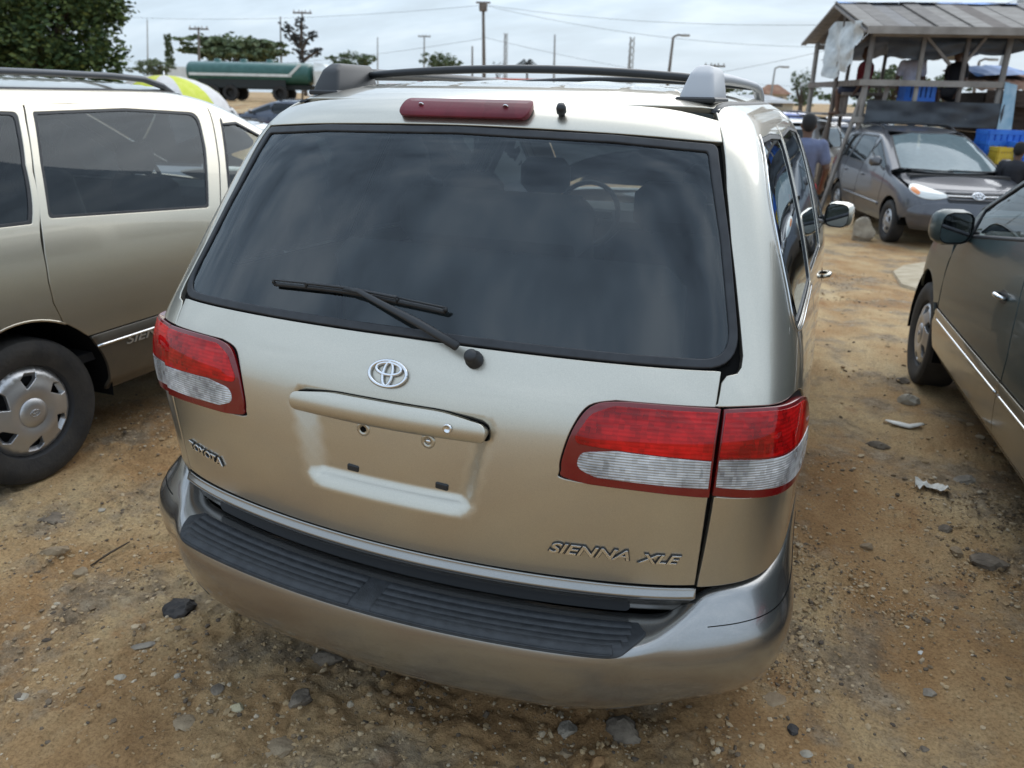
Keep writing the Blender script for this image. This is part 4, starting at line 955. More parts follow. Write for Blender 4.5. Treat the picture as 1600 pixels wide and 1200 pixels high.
    sw=MB().tube([(-.4+.185*math.cos(a),2.98+.06*math.sin(a),1.02+.175*math.sin(a)) for a in np.linspace(0,2*math.pi,29)],.015,8,False).box((-.4,2.99,1.02),(.30,.03,.05),bev=.01).tube([(-.4,2.99,1.02),(-.4,3.25,.92)],.03,8).build('steering_wheel',INTD,T,True)
    for sg in(1,-1):
        for yy in(1.27,2.42):
            p0,_=yz[sg].pos(np.array([(yy-.06,1.12),(yy+.06,1.56)]),-.04); MB().tube([tuple(p) for p in p0],.035,6,flat=.5).build('pillar_trim',INT,T,True)
    return T

# ------------------------------------------------------------ the vans
CHAMP=paint('champagne_paint',(.54,.505,.425),.92,.34,damt=.10); CLADS=paint('bumper_silver',(.31,.305,.295),.95,.26,damt=.08)
CHAMP2=paint('champagne_paint_dusty',(.56,.515,.42),.9,.31,dz=.9,damt=.12); CLAD2=paint('cladding_brown',(.06,.053,.044),.3,.4,coat=.4,damt=.15)
GREEN=paint('green_grey_paint',(.040,.062,.063),.1,.3,coat=.2,dz=.5,damt=.04); GREEN.node_tree.nodes['Principled BSDF'].inputs['Specular IOR Level'].default_value=.25; TAN=paint('tan_cladding',(.20,.17,.115),.45,.42,damt=.4)
van1('parked_van',(0,0,0),0,'champagne van seen from behind with red tail lamps and black step pad',CHAMP,CLADS,True,h=.04,tintside=(.30,.33,.34))
lv=van1('parked_van',(-3.08,-.33,float(gz(-3,0))),0,'champagne van parked at the left showing its side windows and silver wheel',CHAMP2,CLAD2,False,h=.05,tintside=(.24,.27,.28))
rv=van1('parked_van',(2.80,.06,-.02),R(5),'dark green van with tan lower doors at the right edge',GREEN,TAN,False,h=.05,handle='chrome',tintside=(.14,.16,.17))
lettering('side_lettering','SIENNA',Dom(S1,'yz',1),1.50,.50,.042,.33,pm('letter_silver',(.4,.38,.34),.4,.6),[c for c in lv.children if c.name.startswith('sliding_door')][0],.3,.003,.008)

# ------------------------------------------------------------ second shape of van, seen from the front
def van2(name,loc,rz,label,PAINT,full=True,h=.07,cat='van',glassT=(.30,.36,.36)):
    S=S2; T=empty(name,loc,rz); tag(T,label,cat); UV=Dom(S,'uv'); top=Dom(S,'xy'); fr=Dom(S,'XZ'); rear=Dom(S,'xz')
    GS=glass('side_glass_0.1',(.10,.115,.125),1.5,0,.008); GW=glass('screen_glass_%g'%glassT[0],glassT,1.5,0,.36,(.36,.46,.48),.15)  # GW: pale teal diffuse layer paints the reflected sky into the windscreen
    WR,WF,wz=.98,4.01,.335
    def arc2(cy,r,a0,a1,n=12): return [(cy+r*math.cos(R(a0+(a1-a0)*k/n)),wz+r*math.sin(R(a0+(a1-a0)*k/n))) for k in range(n+1)]
    for sg in(1,-1):
        ss=Dom(S,'yz',1); su=np.array([sg,1.]); Y=Dom(S,'yz',sg)
        sd=lambda l:ss.uv(np.array(l,float)).tolist()
        pts=[(3.3,1.2),(4.3,1.2)]+sd([(.40,.33)]+arc2(WR,.41,178,2)+[(1.45,.30),(2.4,.29),(3.55,.30)]+arc2(WF,.41,178,8)+[(4.46,.46)])
        pts+=[(12.9,2.1),(13.0,3.6),(12.75,4.55),(12.3,5.2),(11.9,6.2),(11.5,7.0),(11.2,7.6),(11.4,8.2),(12.45,8.7),(12.5,9.6),(12.5,11),(12.5,12.4)]
        pts+=top.uv(np.array([(.60,2.25),(.61,1.6),(.61,.9),(.60,.6)])).tolist()+[(3.4,12.4),(3.3,9),(3.3,5)]
        q115=S.ev(np.full(7,11.45),np.linspace(12.2,9.2,7))
        w0=rounded([(.62,1.16,.05),(.72,1.54,.06),(1.30,1.585,.03),(1.18,1.145,.03)],4)
        w1=rounded([(1.25,1.145,.03),(1.37,1.585,.03),(2.30,1.585,.05),(2.20,1.12,.03)],4)
        w2=rounded([(2.27,1.115,.03),(2.38,1.58,.04)],4).tolist()+[(p[1]-.06,p[2]-.02) for p in q115]+[(3.36,1.085)]
        hol=[np.array(sd(w))*su for w in(w0,w1,w2)]
        bs=panel('body_side',UV,np.array(pts)*su,PAINT,T,hol,h=h,hb=.05)
        for w,g in zip(hol,(GS,GS,GS)): panel('side_window',UV,w,g,bs,h=.12,off=-.006,rim=0)
        for w in hol: ribbon('window_frame',UV,np.concatenate([w,w[:1]]),.03,BLACK,bs,off=-.001,thick=.003)
        for l in([(1.21,1.13),(1.17,.9),(1.22,.7)],[(2.235,1.12),(2.17,.9),(2.16,.6),(2.2,.35)],[(3.45,1.05),(3.52,.85),(3.5,.6)]): ribbon('door_gap',Y,l,.008,PIT,bs,off=.0012,thick=.0006)
        ribbon('side_moulding',Y,[(1.45,.56),(3.5,.555)],.045,PAINT,bs,off=.004,thick=.012)
        for hy in(1.36,2.42):
            P,n=Y.pos(np.array([(hy-.06,.935),(hy-.03,.94),(hy+.03,.94),(hy+.06,.935)]),np.array([.0,.03,.03,.0])); MB().tube([tuple(p) for p in P],.013,6).build('door_handle',PAINT,bs,True)
        for wy in(WR,WF): wheel(T,sg*.86,wy,wz,sg,'alloy',.335)
        for wy in(WR,WF):
            V=[];F=[]
            for k in range(15):
                a=math.pi*k/14
                for xx in(.5,.93): V.append((sg*xx,wy+.43*math.cos(a),wz+.43*math.sin(a)))
            for k in range(14): F.append((2*k,2*k+1,2*k+3,2*k+2))
            F.append(tuple(range(0,30,2))); mk('wheel_well',V,F,PIT,T)
        # head lamp
        CL=pm('headlamp_clear',(.62,.62,.58),.12,.3,1)
        hl=np.array([(12.35,5.15),(12.95,4.35),(13.75,4.15),(14.55,4.55),(14.35,5.0),(13.6,5.75),(12.95,6.2),(12.5,5.9)])
        lo=panel('head_lamp',UV,spl(hl,4,True)*su,CL,T,h=.05,off=.006)
        tl=np.array([(12.45,5.2),(12.85,4.62),(13.05,4.9),(12.72,5.7)]); panel('turn_signal',UV,spl(tl,3,True)*su,pm('amber_lens',(.75,.22,.03),.25,0,1),lo,h=.05,off=.012,rim=.002)
        mo=MB().box((0,0,0),(.2,.13,.16),bev=.045).build('wing_mirror',PAINT,bs,True); sharp(mo,60); P,n=Y.pos(np.array([(3.22,1.16)]),.16); mo.location=P[0]
        ro=MB().tube([(sg*.60,y,float(top.pos(np.array([(sg*.6,y)]))[0][0][2])+hz) for y,hz in((.55,0),(.65,.05),(1.2,.06),(1.9,.055),(2.1,.0))],.016,6).build('roof_rail',BLACK,T,True)
        # rear lamp
        panel('tail_lamp',UV,np.array([(3.0,6.2),(4.4,6.2),(4.4,8.6),(3.2,9.0)])*su,pm('red_lens_far',(.45,.02,.02),.2,0,1),T,h=.08,off=.006)
    for y in(.95,1.75): MB().tube([(x,y,1.80-.02*(x/.6)**2) for x in np.linspace(-.6,.6,7)],.014,6).build('cross_bar',BLACK,T,True)
    roof=[(.60,.62),(.605,1.2),(.605,1.8),(.59,2.22),(.3,2.5),(0,2.56),(-.3,2.5),(-.59,2.22),(-.605,1.8),(-.605,1.2),(-.60,.62),(-.3,.47),(0,.44),(.3,.47)]
    panel('roof',top,spl(roof,3,True),PAINT,T,h=h*1.2)
    ws=[(p[0],p[2]) for p in S.ev(np.full(7,12.56),np.linspace(8.75,12.7,7))]
    wsp=ws+[(.3,1.668),(0,1.673),(-.3,1.668)]+[(-a,b) for a,b in ws[::-1]]+[(-.4,1.115),(0,1.11),(.4,1.115)]
    wi=panel('windscreen',fr,wsp,GW,T,h=.1,off=-.004,rim=0)
    ribbon('screen_seal',fr,wsp,.035,BLACK,wi,off=0,thick=.003,closed=True)
    for x in(-.35,.25):
        P,n=fr.pos(np.array([(x+.45,1.135),(x,1.125),(x-.2,1.122)]),.012); MB().tube([tuple(p) for p in P],.012,5).build('wiper',BLACK,wi,True)
    bon=[(.80,3.86),(.84,4.05),(.82,4.30),(.74,4.50),(.45,4.66),(0,4.72)]
    bl=spl(bon,4).tolist(); panel('bonnet',top,bl+[(-a,b) for a,b in bl[::-1][1:]]+[(-.45,4.04),(0,4.09),(.45,4.04)],PAINT,T,h=h)
    MB().box((0,4.02,1.06),(1.5,.2,.05)).build('cowl',BLACK,T)
    # fascia, grille
    fa=[(.80,.30),(.86,.46),(.86,.60),(.80,.66),(.70,.70),(.50,.735),(-.50,.735),(-.70,.70),(-.80,.66),(-.86,.60),(-.86,.46),(-.80,.30)]
    bu=panel('front_bumper',fr,fa,PAINT,T,h=h,off=.015,rim=.012,extra=lambda q:.02*np.exp(-((q[:,1]-.56)/.06)**2)-.03*sstep(.40,.28,q[:,1]))
    panel('lower_intake',fr,rounded([(.52,.36,.03),(.55,.44,.03),(-.55,.44,.03),(-.52,.36,.03)],4),BLACK,bu,h=.1,off=.02,rim=.002)
    panel('front_panel',fr,[(.76,.60),(.82,.80),(.72,.90),(.4,.925),(-.4,.925),(-.72,.90),(-.82,.80),(-.76,.60)],PAINT,T,h=h,off=-.006,rim=0)
    gr=panel('grille',fr,rounded([(.40,.755,.02),(.45,.895,.04),(-.45,.895,.04),(-.40,.755,.02)],4),BLACK,T,h=.08,off=.004)
    for z in(.79,.835,.875): ribbon('grille_bar',fr,[(x,z) for x in np.linspace(-.42,.42,9)],.016,PAINT if z!=.835 else CHROME,gr,off=.012,thick=.008)
    emblem(gr,fr,0,.835,.16,.028)
    # tail
    panel('tailgate',rear,[(-.72,.55),(.72,.55),(.72,1.05),(.60,1.60),(-.60,1.60),(-.72,1.05)],PAINT,T,[[(-.66,1.10),(.66,1.10),(.56,1.55),(-.56,1.55)]],h=.1)
    panel('rear_window',rear,[(-.66,1.10),(.66,1.10),(.56,1.55),(-.56,1.55)],GS,T,h=.12,off=-.005,rim=0)
    panel('rear_bumper',rear,[(-.85,.32),(.85,.32),(.85,.53),(-.85,.53)],PAINT,T,h=.1,off=.03,rim=.02)
    MB().box((0,2.4,.34),(1.1,4.4,.12)).box((0,2.5,.38),(1.75,2.1,.14)).build('underbody',PIT,T)
    if full:
        for x in(-.4,.4): seat(T,x,2.55)
        MB().box((0,3.5,.92),(1.6,.55,.3),bev=.08).build('dashboard',INTD,T)
    return T
GREY=paint('dark_grey_paint',(.085,.09,.105),.4,.3,coat=.6,dz=.6,damt=.15); WHITEP=paint('white_paint',(.72,.73,.73),.0,.4,damt=.2); NAVY=paint('navy_paint',(.06,.075,.11),.6,.35,damt=.2)
W_=gpt(1378,377); van2('parked_van',(W_[0]-.111,W_[1]+4.122,W_[2]+.0),math.pi+R(15),'dark grey van facing the camera beside the wooden stall',GREY)
o=van2('parked_car',(*(lambda p:(p[0]+.4,p[1]-2.4,float(gz(p[0],p[1]))))(at(382,160,9.5)),),R(8),'white car half hidden in front of the left champagne van',WHITEP,False,.12,'car'); o.scale=(.92,.9,.90)
van2('parked_car',(-8.6,15.5,float(gz(-8,16))),R(70),'navy car far behind the left van, below the green tanker',NAVY,False,.14,'car')
van2('parked_car',(-.4,17.5,float(gz(0,18))),R(-15),'white car with red tail lamp behind the walking person',WHITEP,False,.14,'car')
van2('parked_car',(7.6,17.2,float(gz(6,13))),math.pi+R(60),'white car cut off by the right edge beside the dark shack',WHITEP,False,.14,'car')

# ------------------------------------------------------------ vegetation
def leaf_mat(name,c1,c2,c3):
    m=pm(name,c1,.6,spec=.3); N,L,b=nodes(m); g=N.new('ShaderNodeNewGeometry'); r=N.new('ShaderNodeValToRGB'); e=r.color_ramp.elements
    e[0].color=(*c1,1); e[1].color=(*c3,1); q=e.new(.55); q.color=(*c2,1); L.new(g.outputs['Random Per Island'],r.inputs[0]); L.new(r.outputs[0],b.inputs['Base Color'])
    b.inputs['Transmission Weight'].default_value=0
    return m
LM1=leaf_mat('leaf_dark',(.022,.044,.014),(.055,.092,.028),(.16,.20,.06)); LM2=leaf_mat('leaf_mid',(.07,.10,.045),(.115,.15,.07),(.17,.20,.10)); LM3=leaf_mat('leaf_pale',(.08,.11,.05),(.13,.16,.08),(.20,.22,.12)); LM4=leaf_mat('leaf_grey',(.045,.05,.05),(.06,.065,.065),(.08,.085,.08))
BARK=noisy('bark',(.06,.045,.035),(.13,.105,.085),12,.9,bump=.4,bscale=20)
def foliage(blobs,n,size,seed,asp=.5):
    r=np.random.default_rng(seed); V=[];F=[]
    wts=np.array([a*b*c for _,(a,b,c) in blobs])**.66; wts/=wts.sum(); cnt=(wts*n).astype(int)
    for (c,rad),k in zip(blobs,cnt):
        ncl=max(6,k//26); d=r.normal(size=(ncl,3)); d/=np.linalg.norm(d,axis=1,keepdims=True); cl=d*(r.uniform(.45,1,(ncl,1))**.5)*np.array(rad)+np.array(c)
        j=r.integers(0,ncl,k); P=cl[j]+r.normal(size=(k,3))*np.array(rad)*.13
        a=r.normal(size=(k,3)); a/=np.linalg.norm(a,axis=1,keepdims=True); a[:,2]*=.5; b=np.cross(a,r.normal(size=(k,3))); b/=np.linalg.norm(b,axis=1,keepdims=True)
        s=size*r.uniform(.6,1.3,(k,1)); tip=np.cross(a,b)
        V.append(np.stack([P-a*s,P-b*s*asp+tip*s*.12,P+a*s,P+b*s*asp+tip*s*.12],1).reshape(-1,3))
    V=np.concatenate(V); F=np.arange(len(V)).reshape(-1,4); return V,F
def tree(name,base,blobs,n,size,mat,label,trunk_r,limbs,seed,group=None,cat='tree'):
    T=empty(name,base); tag(T,label,cat,group)
    V,F=foliage(blobs,n,size,seed); mk('crown',V,F,mat,T,False)
    t=MB(); r=random.Random(seed)
    ctr=blobs[0][0]; topz=ctr[2]
    t.tube([(0,0,-.3),(.05*trunk_r,0,topz*.3),(ctr[0]*.5,ctr[1]*.5,topz*.65),(ctr[0],ctr[1],topz)],[trunk_r*1.25,trunk_r,trunk_r*.75,trunk_r*.3],9)
    for (c,rad) in blobs[:limbs]:
        s=(ctr[0]*.4,ctr[1]*.4,topz*.55); t.tube([s,((s[0]+c[0])/2,(s[1]+c[1])/2,(s[2]+c[2])/2+.1*rad[2]),tuple(c)],[trunk_r*.5,trunk_r*.32,trunk_r*.1],6)
    t.build('trunk',BARK,T,True); return T
def gb(px,Y): p=at(px,150,Y); return (p[0],p[1],float(gz(p[0],p[1])))
# big dark tree, upper left
b=gb(70,13); random.seed(3)
bl=[((0,0,4.6),(2.0,1.9,1.3))]+[((x,y,z),(rx,rx,rz_)) for x,y,z,rx,rz_ in((-1.6,.2,3.6,1.3,1.0),(1.2,-.2,3.3,1.0,.85),(1.5,.2,2.6,.75,.75),(.3,-.6,2.7,1.1,.7),(-.9,-.3,2.6,1.0,.6),(1.7,.1,4.3,.9,.9),(-2.2,0,4.8,1.2,1.2),(.6,-.5,5.6,1.4,1.1),(1.45,.0,1.95,.6,.5),(-2.3,.2,2.6,.9,.6))]
bl+=[((2.0,.1,3.3),(.55,.6,.8)),((1.9,0,2.3),(.5,.6,.6)),((1.75,0,5.0),(.7,.7,.8)),((.2,.3,3.7),(1.5,1.2,1.2)),((-.3,0,1.9),(1.2,.9,.45))]
tree('leafy_tree',b,bl,30000,.085,LM1,'big dark green leafy tree filling the upper left corner',.22,9,5)
def far_tree(px,py_top,py_bot,wpx,Y,mat,label,seed,name='leafy_tree',n=3500,flat=1.0,lobes=7,size=None):
    c=at(px,(py_top+py_bot)/2,Y); e=at(px+wpx/2,(py_top+py_bot)/2,Y); t=at(px,py_top,Y); rx=np.linalg.norm(e-c); hz=abs(t[2]-c[2]); g=float(gz(c[0],c[1])); cz=c[2]-g
    r=random.Random(seed); bl=[((0,0,cz),(rx*.62,rx*.55,hz*.8))]
    for k in range(lobes):
        a=2*math.pi*k/lobes+r.uniform(-.3,.3); q=r.uniform(.5,.68); bl.append(((rx*q*math.cos(a),rx*q*.8*math.sin(a),cz+hz*r.uniform(-.45,.45)),(rx*r.uniform(.28,.42),rx*.35,hz*r.uniform(.25,.5)*flat)))
    return tree(name,(c[0],c[1],g),bl,n,size or rx*.055,mat,label,max(.1,rx*.05),lobes,seed)
far_tree(368,50,110,150,58,LM2,'spreading flat topped green tree behind the green tanker',11,flat=.5,n=5500,lobes=10)
far_tree(549,77,120,80,75,LM2,'rounded grey green tree right of the tanker cab',12)
far_tree(690,80,118,66,80,LM2,'small rounded tree left of the tall bare pole',13)
far_tree(238,88,122,62,40,LM3,'pale bushy shrub behind the yellow and white umbrella',14,'bush',2500)
far_tree(1128,120,150,62,70,LM2,'low green tree seen under the right roof rail',15)
far_tree(1255,105,165,50,34,LM2,'green bush behind the ladder of the wooden stall',16,'bush',3000)
far_tree(778,93,120,22,85,LM4,'tiny dim tree right of the tall bare pole',17,n=900)
far_tree(1400,100,165,130,40,LM2,'green trees showing through the middle of the stall',18,n=4500)
far_tree(1480,110,160,90,42,LM2,'green tree showing through the right end of the stall',19,n=3000)
far_tree(1265,130,160,40,60,LM2,'small tree beside the cream house',20,n=1500)
far_tree(30,108,150,120,22,LM2,'hedge below the big dark tree',21,'bush',2500)
# cypress
c=gb(273,60); hT=at(273,54,60)[2]-c[2]; T=empty('cypress_tree',c); tag(T,'slim dark cypress tree left of the spreading tree','tree')
V,F=foliage([((0,0,hT*f_),(.36*math.sin(math.pi*min(1,max(.12,(1.04-f_)*1.15)))+.05,.4,hT*.09)) for f_ in np.linspace(.2,.96,12)],5500,.085,31); mk('crown',V,F,LM2,T,False); MB().tube([(0,0,-.2),(0,0,hT*.5)],.1,7).build('trunk',BARK,T,True)
# sparse dark tree
c=gb(470,52); T=empty('sparse_tree',c); tag(T,'thin sparse dark tree with ragged branches above the tanker','tree'); q=lambda px,py:tuple(np.array(at(px,py,52))-np.array(c))
br=[[q(478,150),q(474,100),q(470,70),q(462,55),q(443,38)],[q(472,80),q(480,62),q(494,54)],[q(471,75),q(458,62),q(448,48)],[q(474,95),q(488,85),q(499,80)],[q(473,90),q(462,78)],[q(470,70),q(471,45),q(468,32)]]
m=MB(); 
for p in br: m.tube(spl(p,4).tolist(),list(np.linspace(.16,.04,4*(len(p)-1)+1)),6)
m.build('trunk',BARK,T,True)
V,F=foliage([(tuple(np.array(x)),(.42,.4,.28)) for p in br for x in spl(p,3)[3:]],1700,.12,33); mk('crown',V,F,LM4,T,False)
# palm
c=gb(822,85); T=empty('palm_tree',c); tag(T,'small far palm tree above the roof cross bar','tree'); hp=at(822,100,85)[2]-c[2]
MB().tube([(0,0,-.2),(.1,0,hp*.5),(0,0,hp)],[.16,.13,.11],7).build('trunk',BARK,T,True); m=MB()
for k in range(13):
    a=2*math.pi*k/13; l=1.0+.25*(k%3); e0=.55-.25*(k%3); pts=[(0,0,hp),(l*.45*math.cos(a),l*.45*math.sin(a),hp+e0*.9),(l*math.cos(a),l*math.sin(a),hp+e0*.3-.25)]
    P=spl(pts,5); 
    for i in range(1,len(P)):
        d=Vector((-math.sin(a),math.cos(a),0))
        for s_ in(-1,1):
            p=Vector(P[i]); t_=p+d*s_*.22+Vector((.1*math.cos(a),.1*math.sin(a),-.16)); m.add([p,Vector(P[i-1]),t_],[(0,1,2)])
    m.tube([tuple(p) for p in P],.02,4)
m.build('frond_crown',LM4,T,False)

# ------------------------------------------------------------ poles and wires
CONC=noisy('pole_concrete',(.28,.27,.25),(.38,.37,.35),5,.9); WOODP=noisy('pole_wood',(.11,.09,.075),(.2,.17,.14),6,.9)
def pole(px_top,py_top,px_bot,Y,r,label,mat=CONC,arm=None,lean=True):
    t=at(px_top,py_top,Y); h=None
    d=(CR*cr_); base=gb(px_bot,Y); T=empty('utility_pole' if arm!='lamp' else 'street_lamp',base); tag(T,label,'pole' if arm!='lamp' else 'street lamp')
    tp=(t[0]-base[0],0,t[2]-base[2]); MB().tube([(0,0,-.2),tuple(np.array(tp)*.5),tp],[r*1.15,r,r*.75],8).build('shaft',mat,T,True)
    rt=Matrix.Rotation(-YAW,3,'Z')
    if arm=='cross':
        MB().box((tp[0],0,tp[2]-.15),(1.5,.1,.12),rt).build('crossarm',WOODP,T)
        for x in(-.65,-.25,.25,.65):
            v=rt@Vector((x,0,0)); MB().lathe([(.0,.16),(.04,.15),(.055,.08),(.03,.0)],8,'z',(tp[0]+v.x,v.y,tp[2]-.09)).build('insulator',CONC,T,True)
    elif arm=='box':
        MB().box((tp[0],0,tp[2]-.25),(.5,.4,.5),rt,bev=.05).build('transformer',WOODP,T)
        MB().box((tp[0],0,tp[2]),(.9,.1,.1),rt).build('crossarm',WOODP,T)
    elif arm=='lamp':
        v=rt@Vector((.5,0,.12)); MB().tube([tp,(tp[0]+v.x*.5,v.y*.5,tp[2]+.12),(tp[0]+v.x,v.y,tp[2]+.1)],.05,6).build('arm',mat,T,True)
        MB().box((tp[0]+v.x*1.3,v.y*1.3,tp[2]+.1),(.5,.2,.12),rt,bev=.04).build('lamp_head',CONC,T)
    elif arm=='lattice':
        m=MB()
        for k in range(10):
            z0=tp[2]*k/10; m.tube([(-r*3,0,z0),(r*3,0,z0+tp[2]/10)],r*.4,4).tube([(r*3,0,z0),(-r*3,0,z0+tp[2]/10)],r*.4,4)
        m.tube([(-r*3,0,0),(-r*2,0,tp[2])],r*.5,4).tube([(r*3,0,0),(r*2,0,tp[2])],r*.5,4); m.build('lattice',CONC,T,False)
    return T
for a in((755,4,757,48,.12,'tall bare pole with small box at its top above the stop lamp',WOODP,'box'),(310,42,312,50,.10,'thin pole left of the spreading tree',WOODP,'cross'),
 (472,17,472,56,.08,'pole with crossarm rising through the sparse tree',WOODP,'cross'),(438,26,440,60,.09,'grey pole left of the sparse tree',CONC,None),(663,55,662,90,.12,'faint far mast left of the tall bare pole',CONC,'cross'),
 (738,72,738,70,.1,'short dark pole just left of the tall bare pole',WOODP,None),(790,52,789,95,.09,'faint lattice mast right of the tall bare pole',CONC,'lattice'),(867,54,865,90,.13,'thin pole above the middle of the roof',CONC,None),
 (986,58,982,85,.1,'lattice mast above the right half of the roof',CONC,'lattice'),(1052,58,1040,45,.09,'leaning street lamp above the right roof rail',WOODP,'lamp'),(1117,100,1116,60,.08,'short post above the roof rail foot',WOODP,'cross'),
 (1211,107,1204,55,.07,'small street lamp left of the stall',CONC,'lamp'),(1596,0,1548,26,.13,'thick leaning pole behind the dark shack',CONC,None),(1530,96,1522,45,.08,'small street lamp right of the stall',WOODP,'lamp'),(230,30,232,90,.09,'faint mast beside the big dark tree',CONC,None),(590,58,590,95,.1,'faint mast between the two rounded trees',CONC,None)):
    pole(*a)
WIRE=pm('wire_black',(.03,.03,.035),.6)
for i,(p0,p1,Y0,Y1,sag,lab) in enumerate((((-40,2),(755,8),60,48,1.2,'wire from the left to the tall bare pole'),((755,8),(1640,52),48,60,1.5,'wire from the tall bare pole to the right'),((755,60),(300,100),48,75,.6,'low wire running left behind the trees'),((755,58),(1250,135),48,80,.6,'low wire running right behind the roof rack'),((760,8),(1660,20),48,44,.8,'upper wire toward the stall roof'),((1000,130),(1660,-20),60,36,.5,'wire sloping up toward the stall eave'))):
    a=at(*p0,Y0); b=at(*p1,Y1); P=[tuple(a+(b-a)*t-np.array([0,0,sag*4*t*(1-t)])) for t in np.linspace(0,1,20)]
    o=MB().tube(P,.010,5).build('overhead_wire',WIRE,None,True); tag(o,lab,'wire')

# ------------------------------------------------------------ far line of scrub and the yard's edge
V,F=foliage([((x,150+30*math.sin(x*.05),float(gz(0,50))+1.0+.5*math.sin(x*.31)),(5,3,1.3+.5*math.sin(x*.17+1))) for x in range(-190,150,7)],9000,.55,77)
tag(mk('far_scrub',V,F,LM2,None,False),'low band of scrub along the far edge of the yard','scrub',kind='stuff')
def fit(px0,px1,Y): a=at(px0,150,Y); b=at(px1,150,Y); return float(np.hypot(*(b-a)[:2]))
def place(name,px,Y,label,cat,rz=-YAW,z=None):
    p=gb(px,Y); T=empty(name,(p[0],p[1],p[2] if z is None else z),rz); tag(T,label,cat); return T
def zat(px,py,Y): p=at(px,py,Y); return float(p[2]-gz(p[0],p[1]))

# ------------------------------------------------------------ tanker lorry
def tyre(parent,x,y,z,r=.5,w=.3,name='wheel'):
    o=MB().lathe([(r*.55,-w/2),(r*.95,-w/2),(r,-w*.35),(r,w*.35),(r*.95,w/2),(r*.55,w/2),(r*.5,w*.2),(0,w*.2)],22,'y').build(name,TYRE,parent,True); o.location=(x,y,z); sharp(o,40); return o
TG=noisy('tanker_green',(.012,.085,.07),(.03,.12,.10),3,.45,coat=.4); WH=noisy('lorry_white',(.62,.62,.58),(.74,.74,.70),3,.5); DK=pm('chassis_dark',(.02,.025,.025),.7)
Y=43; T=place('tanker_lorry',398,Y,'green tanker lorry with white stripe and white cab behind the vans','lorry')
k=fit(322,476,Y); zt=zat(400,97,Y); zb=zat(400,132,Y); L0=-k*.5
rz_=(zt-zb)/2; cz=(zt+zb)/2
def tank_x(x0,x1,ry,rz2,cz2,n=28):
    V=[];F=[];xs=[x0,x0+.12,x0+.2,x1-.2,x1-.12,x1]; sc=[.80,.95,1,1,.95,.80]
    for x,s_ in zip(xs,sc):
        for q in range(n): a=2*math.pi*q/n; V.append((x,ry*s_*math.copysign(abs(math.cos(a))**.75,math.cos(a)),cz2+rz2*s_*math.copysign(abs(math.sin(a))**.75,math.sin(a))))
    for i in range(len(xs)-1):
        for q in range(n): F.append((i*n+q,i*n+(q+1)%n,(i+1)*n+(q+1)%n,(i+1)*n+q))
    F+=[tuple(range(n))[::-1],tuple((len(xs)-1)*n+q for q in range(n))]; return V,F
V,F=tank_x(L0,k*.5,1.15,rz_,cz); tk=mk('tank',V,F,TG,T)
MB().box((-.45,-1.16,cz-.12),(k*.82,.04,.16)).box((k*.385,-1.16,cz+.22),(1.0,.04,.16),Matrix.Rotation(R(-42),3,'Y')).build('stripe',WH,tk)
for x in(-2.2,-.5,1.2): MB().lathe([(0,.22),(.22,.2),(.25,0)],16,'z',(x,0,zt-.03)).build('manhole',TG,tk,True)
MB().box((-.2,0,cz-rz_-.15),(k*1.02,1.1,.3)).build('chassis',DK,T); MB().box((-.4,-1.0,cz-rz_+.05),(k*.7,.08,.55)).build('side_skirt',DK,T)
for x in(-2.4,-1.2,2.0):
    for y in(-1.0,1.0): tyre(T,x,y,.5)
cx=k*.5+1.1; zc=zat(510,100,Y); cab=MB().box((cx,0,.9+(zc-.9)*.42),(1.75,2.3,(zc-.9)*.8),bev=.15).build('cab',WH,T); sharp(cab,40)
MB().add([(cx-.85,-1,zc*.86),(cx+.3,-1,zc*.80),(cx-.85,1,zc*.86),(cx+.3,1,zc*.80),(cx-.85,-.8,zc*1.05),(cx-.85,.8,zc*1.05),(cx-.3,-.7,zc*1.02),(cx-.3,.7,zc*1.02)],[(0,1,6,4),(2,5,7,3),(4,6,7,5),(1,3,7,6),(0,4,5,2)]).build('wind_deflector',WH,cab)
MB().box((cx+.18,-1.16,zc*.66),(.8,.03,.6),bev=.012).build('side_window',pm('dark_glass',(.02,.025,.03),.08,0,1),cab); MB().box((cx+.885,0,zc*.66),(.03,1.9,.7),bev=.012).build('windscreen',MATS['dark_glass'],cab)
MB().box((cx+.9,0,.65),(.25,2.2,.45),bev=.05).build('bumper',WH,cab)
for y in(-1.0,1.0): tyre(T,cx+.1,y,.5)
# teal and white lorry behind it, at left
Y=52; T=place('lorry',300,Y,'white and teal lorry partly hidden left of the tanker','lorry'); h_=zat(290,100,Y); w_=fit(262,345,Y)
MB().box((0,0,h_*.62),(w_*.6,2.3,h_*.6),bev=.06).build('cargo_body',WH,T); MB().box((w_*.12,-1.17,h_*.45),(w_*.8,.04,h_*.2)).build('side_band',noisy('teal_paint',(.03,.25,.28),(.05,.32,.34),4,.5),T)
MB().box((-w_*.36,0,h_*.5),(w_*.22,2.2,h_*.75),bev=.12).build('cab',noisy('lorry_grey',(.4,.43,.45),(.5,.52,.53),4,.5),T); MB().box((-w_*.36,-1.12,h_*.66),(w_*.16,.03,h_*.22)).build('side_window',MATS['dark_glass'],T)
for x in(-w_*.36,w_*.1,w_*.25): tyre(T,x,-1,.5)
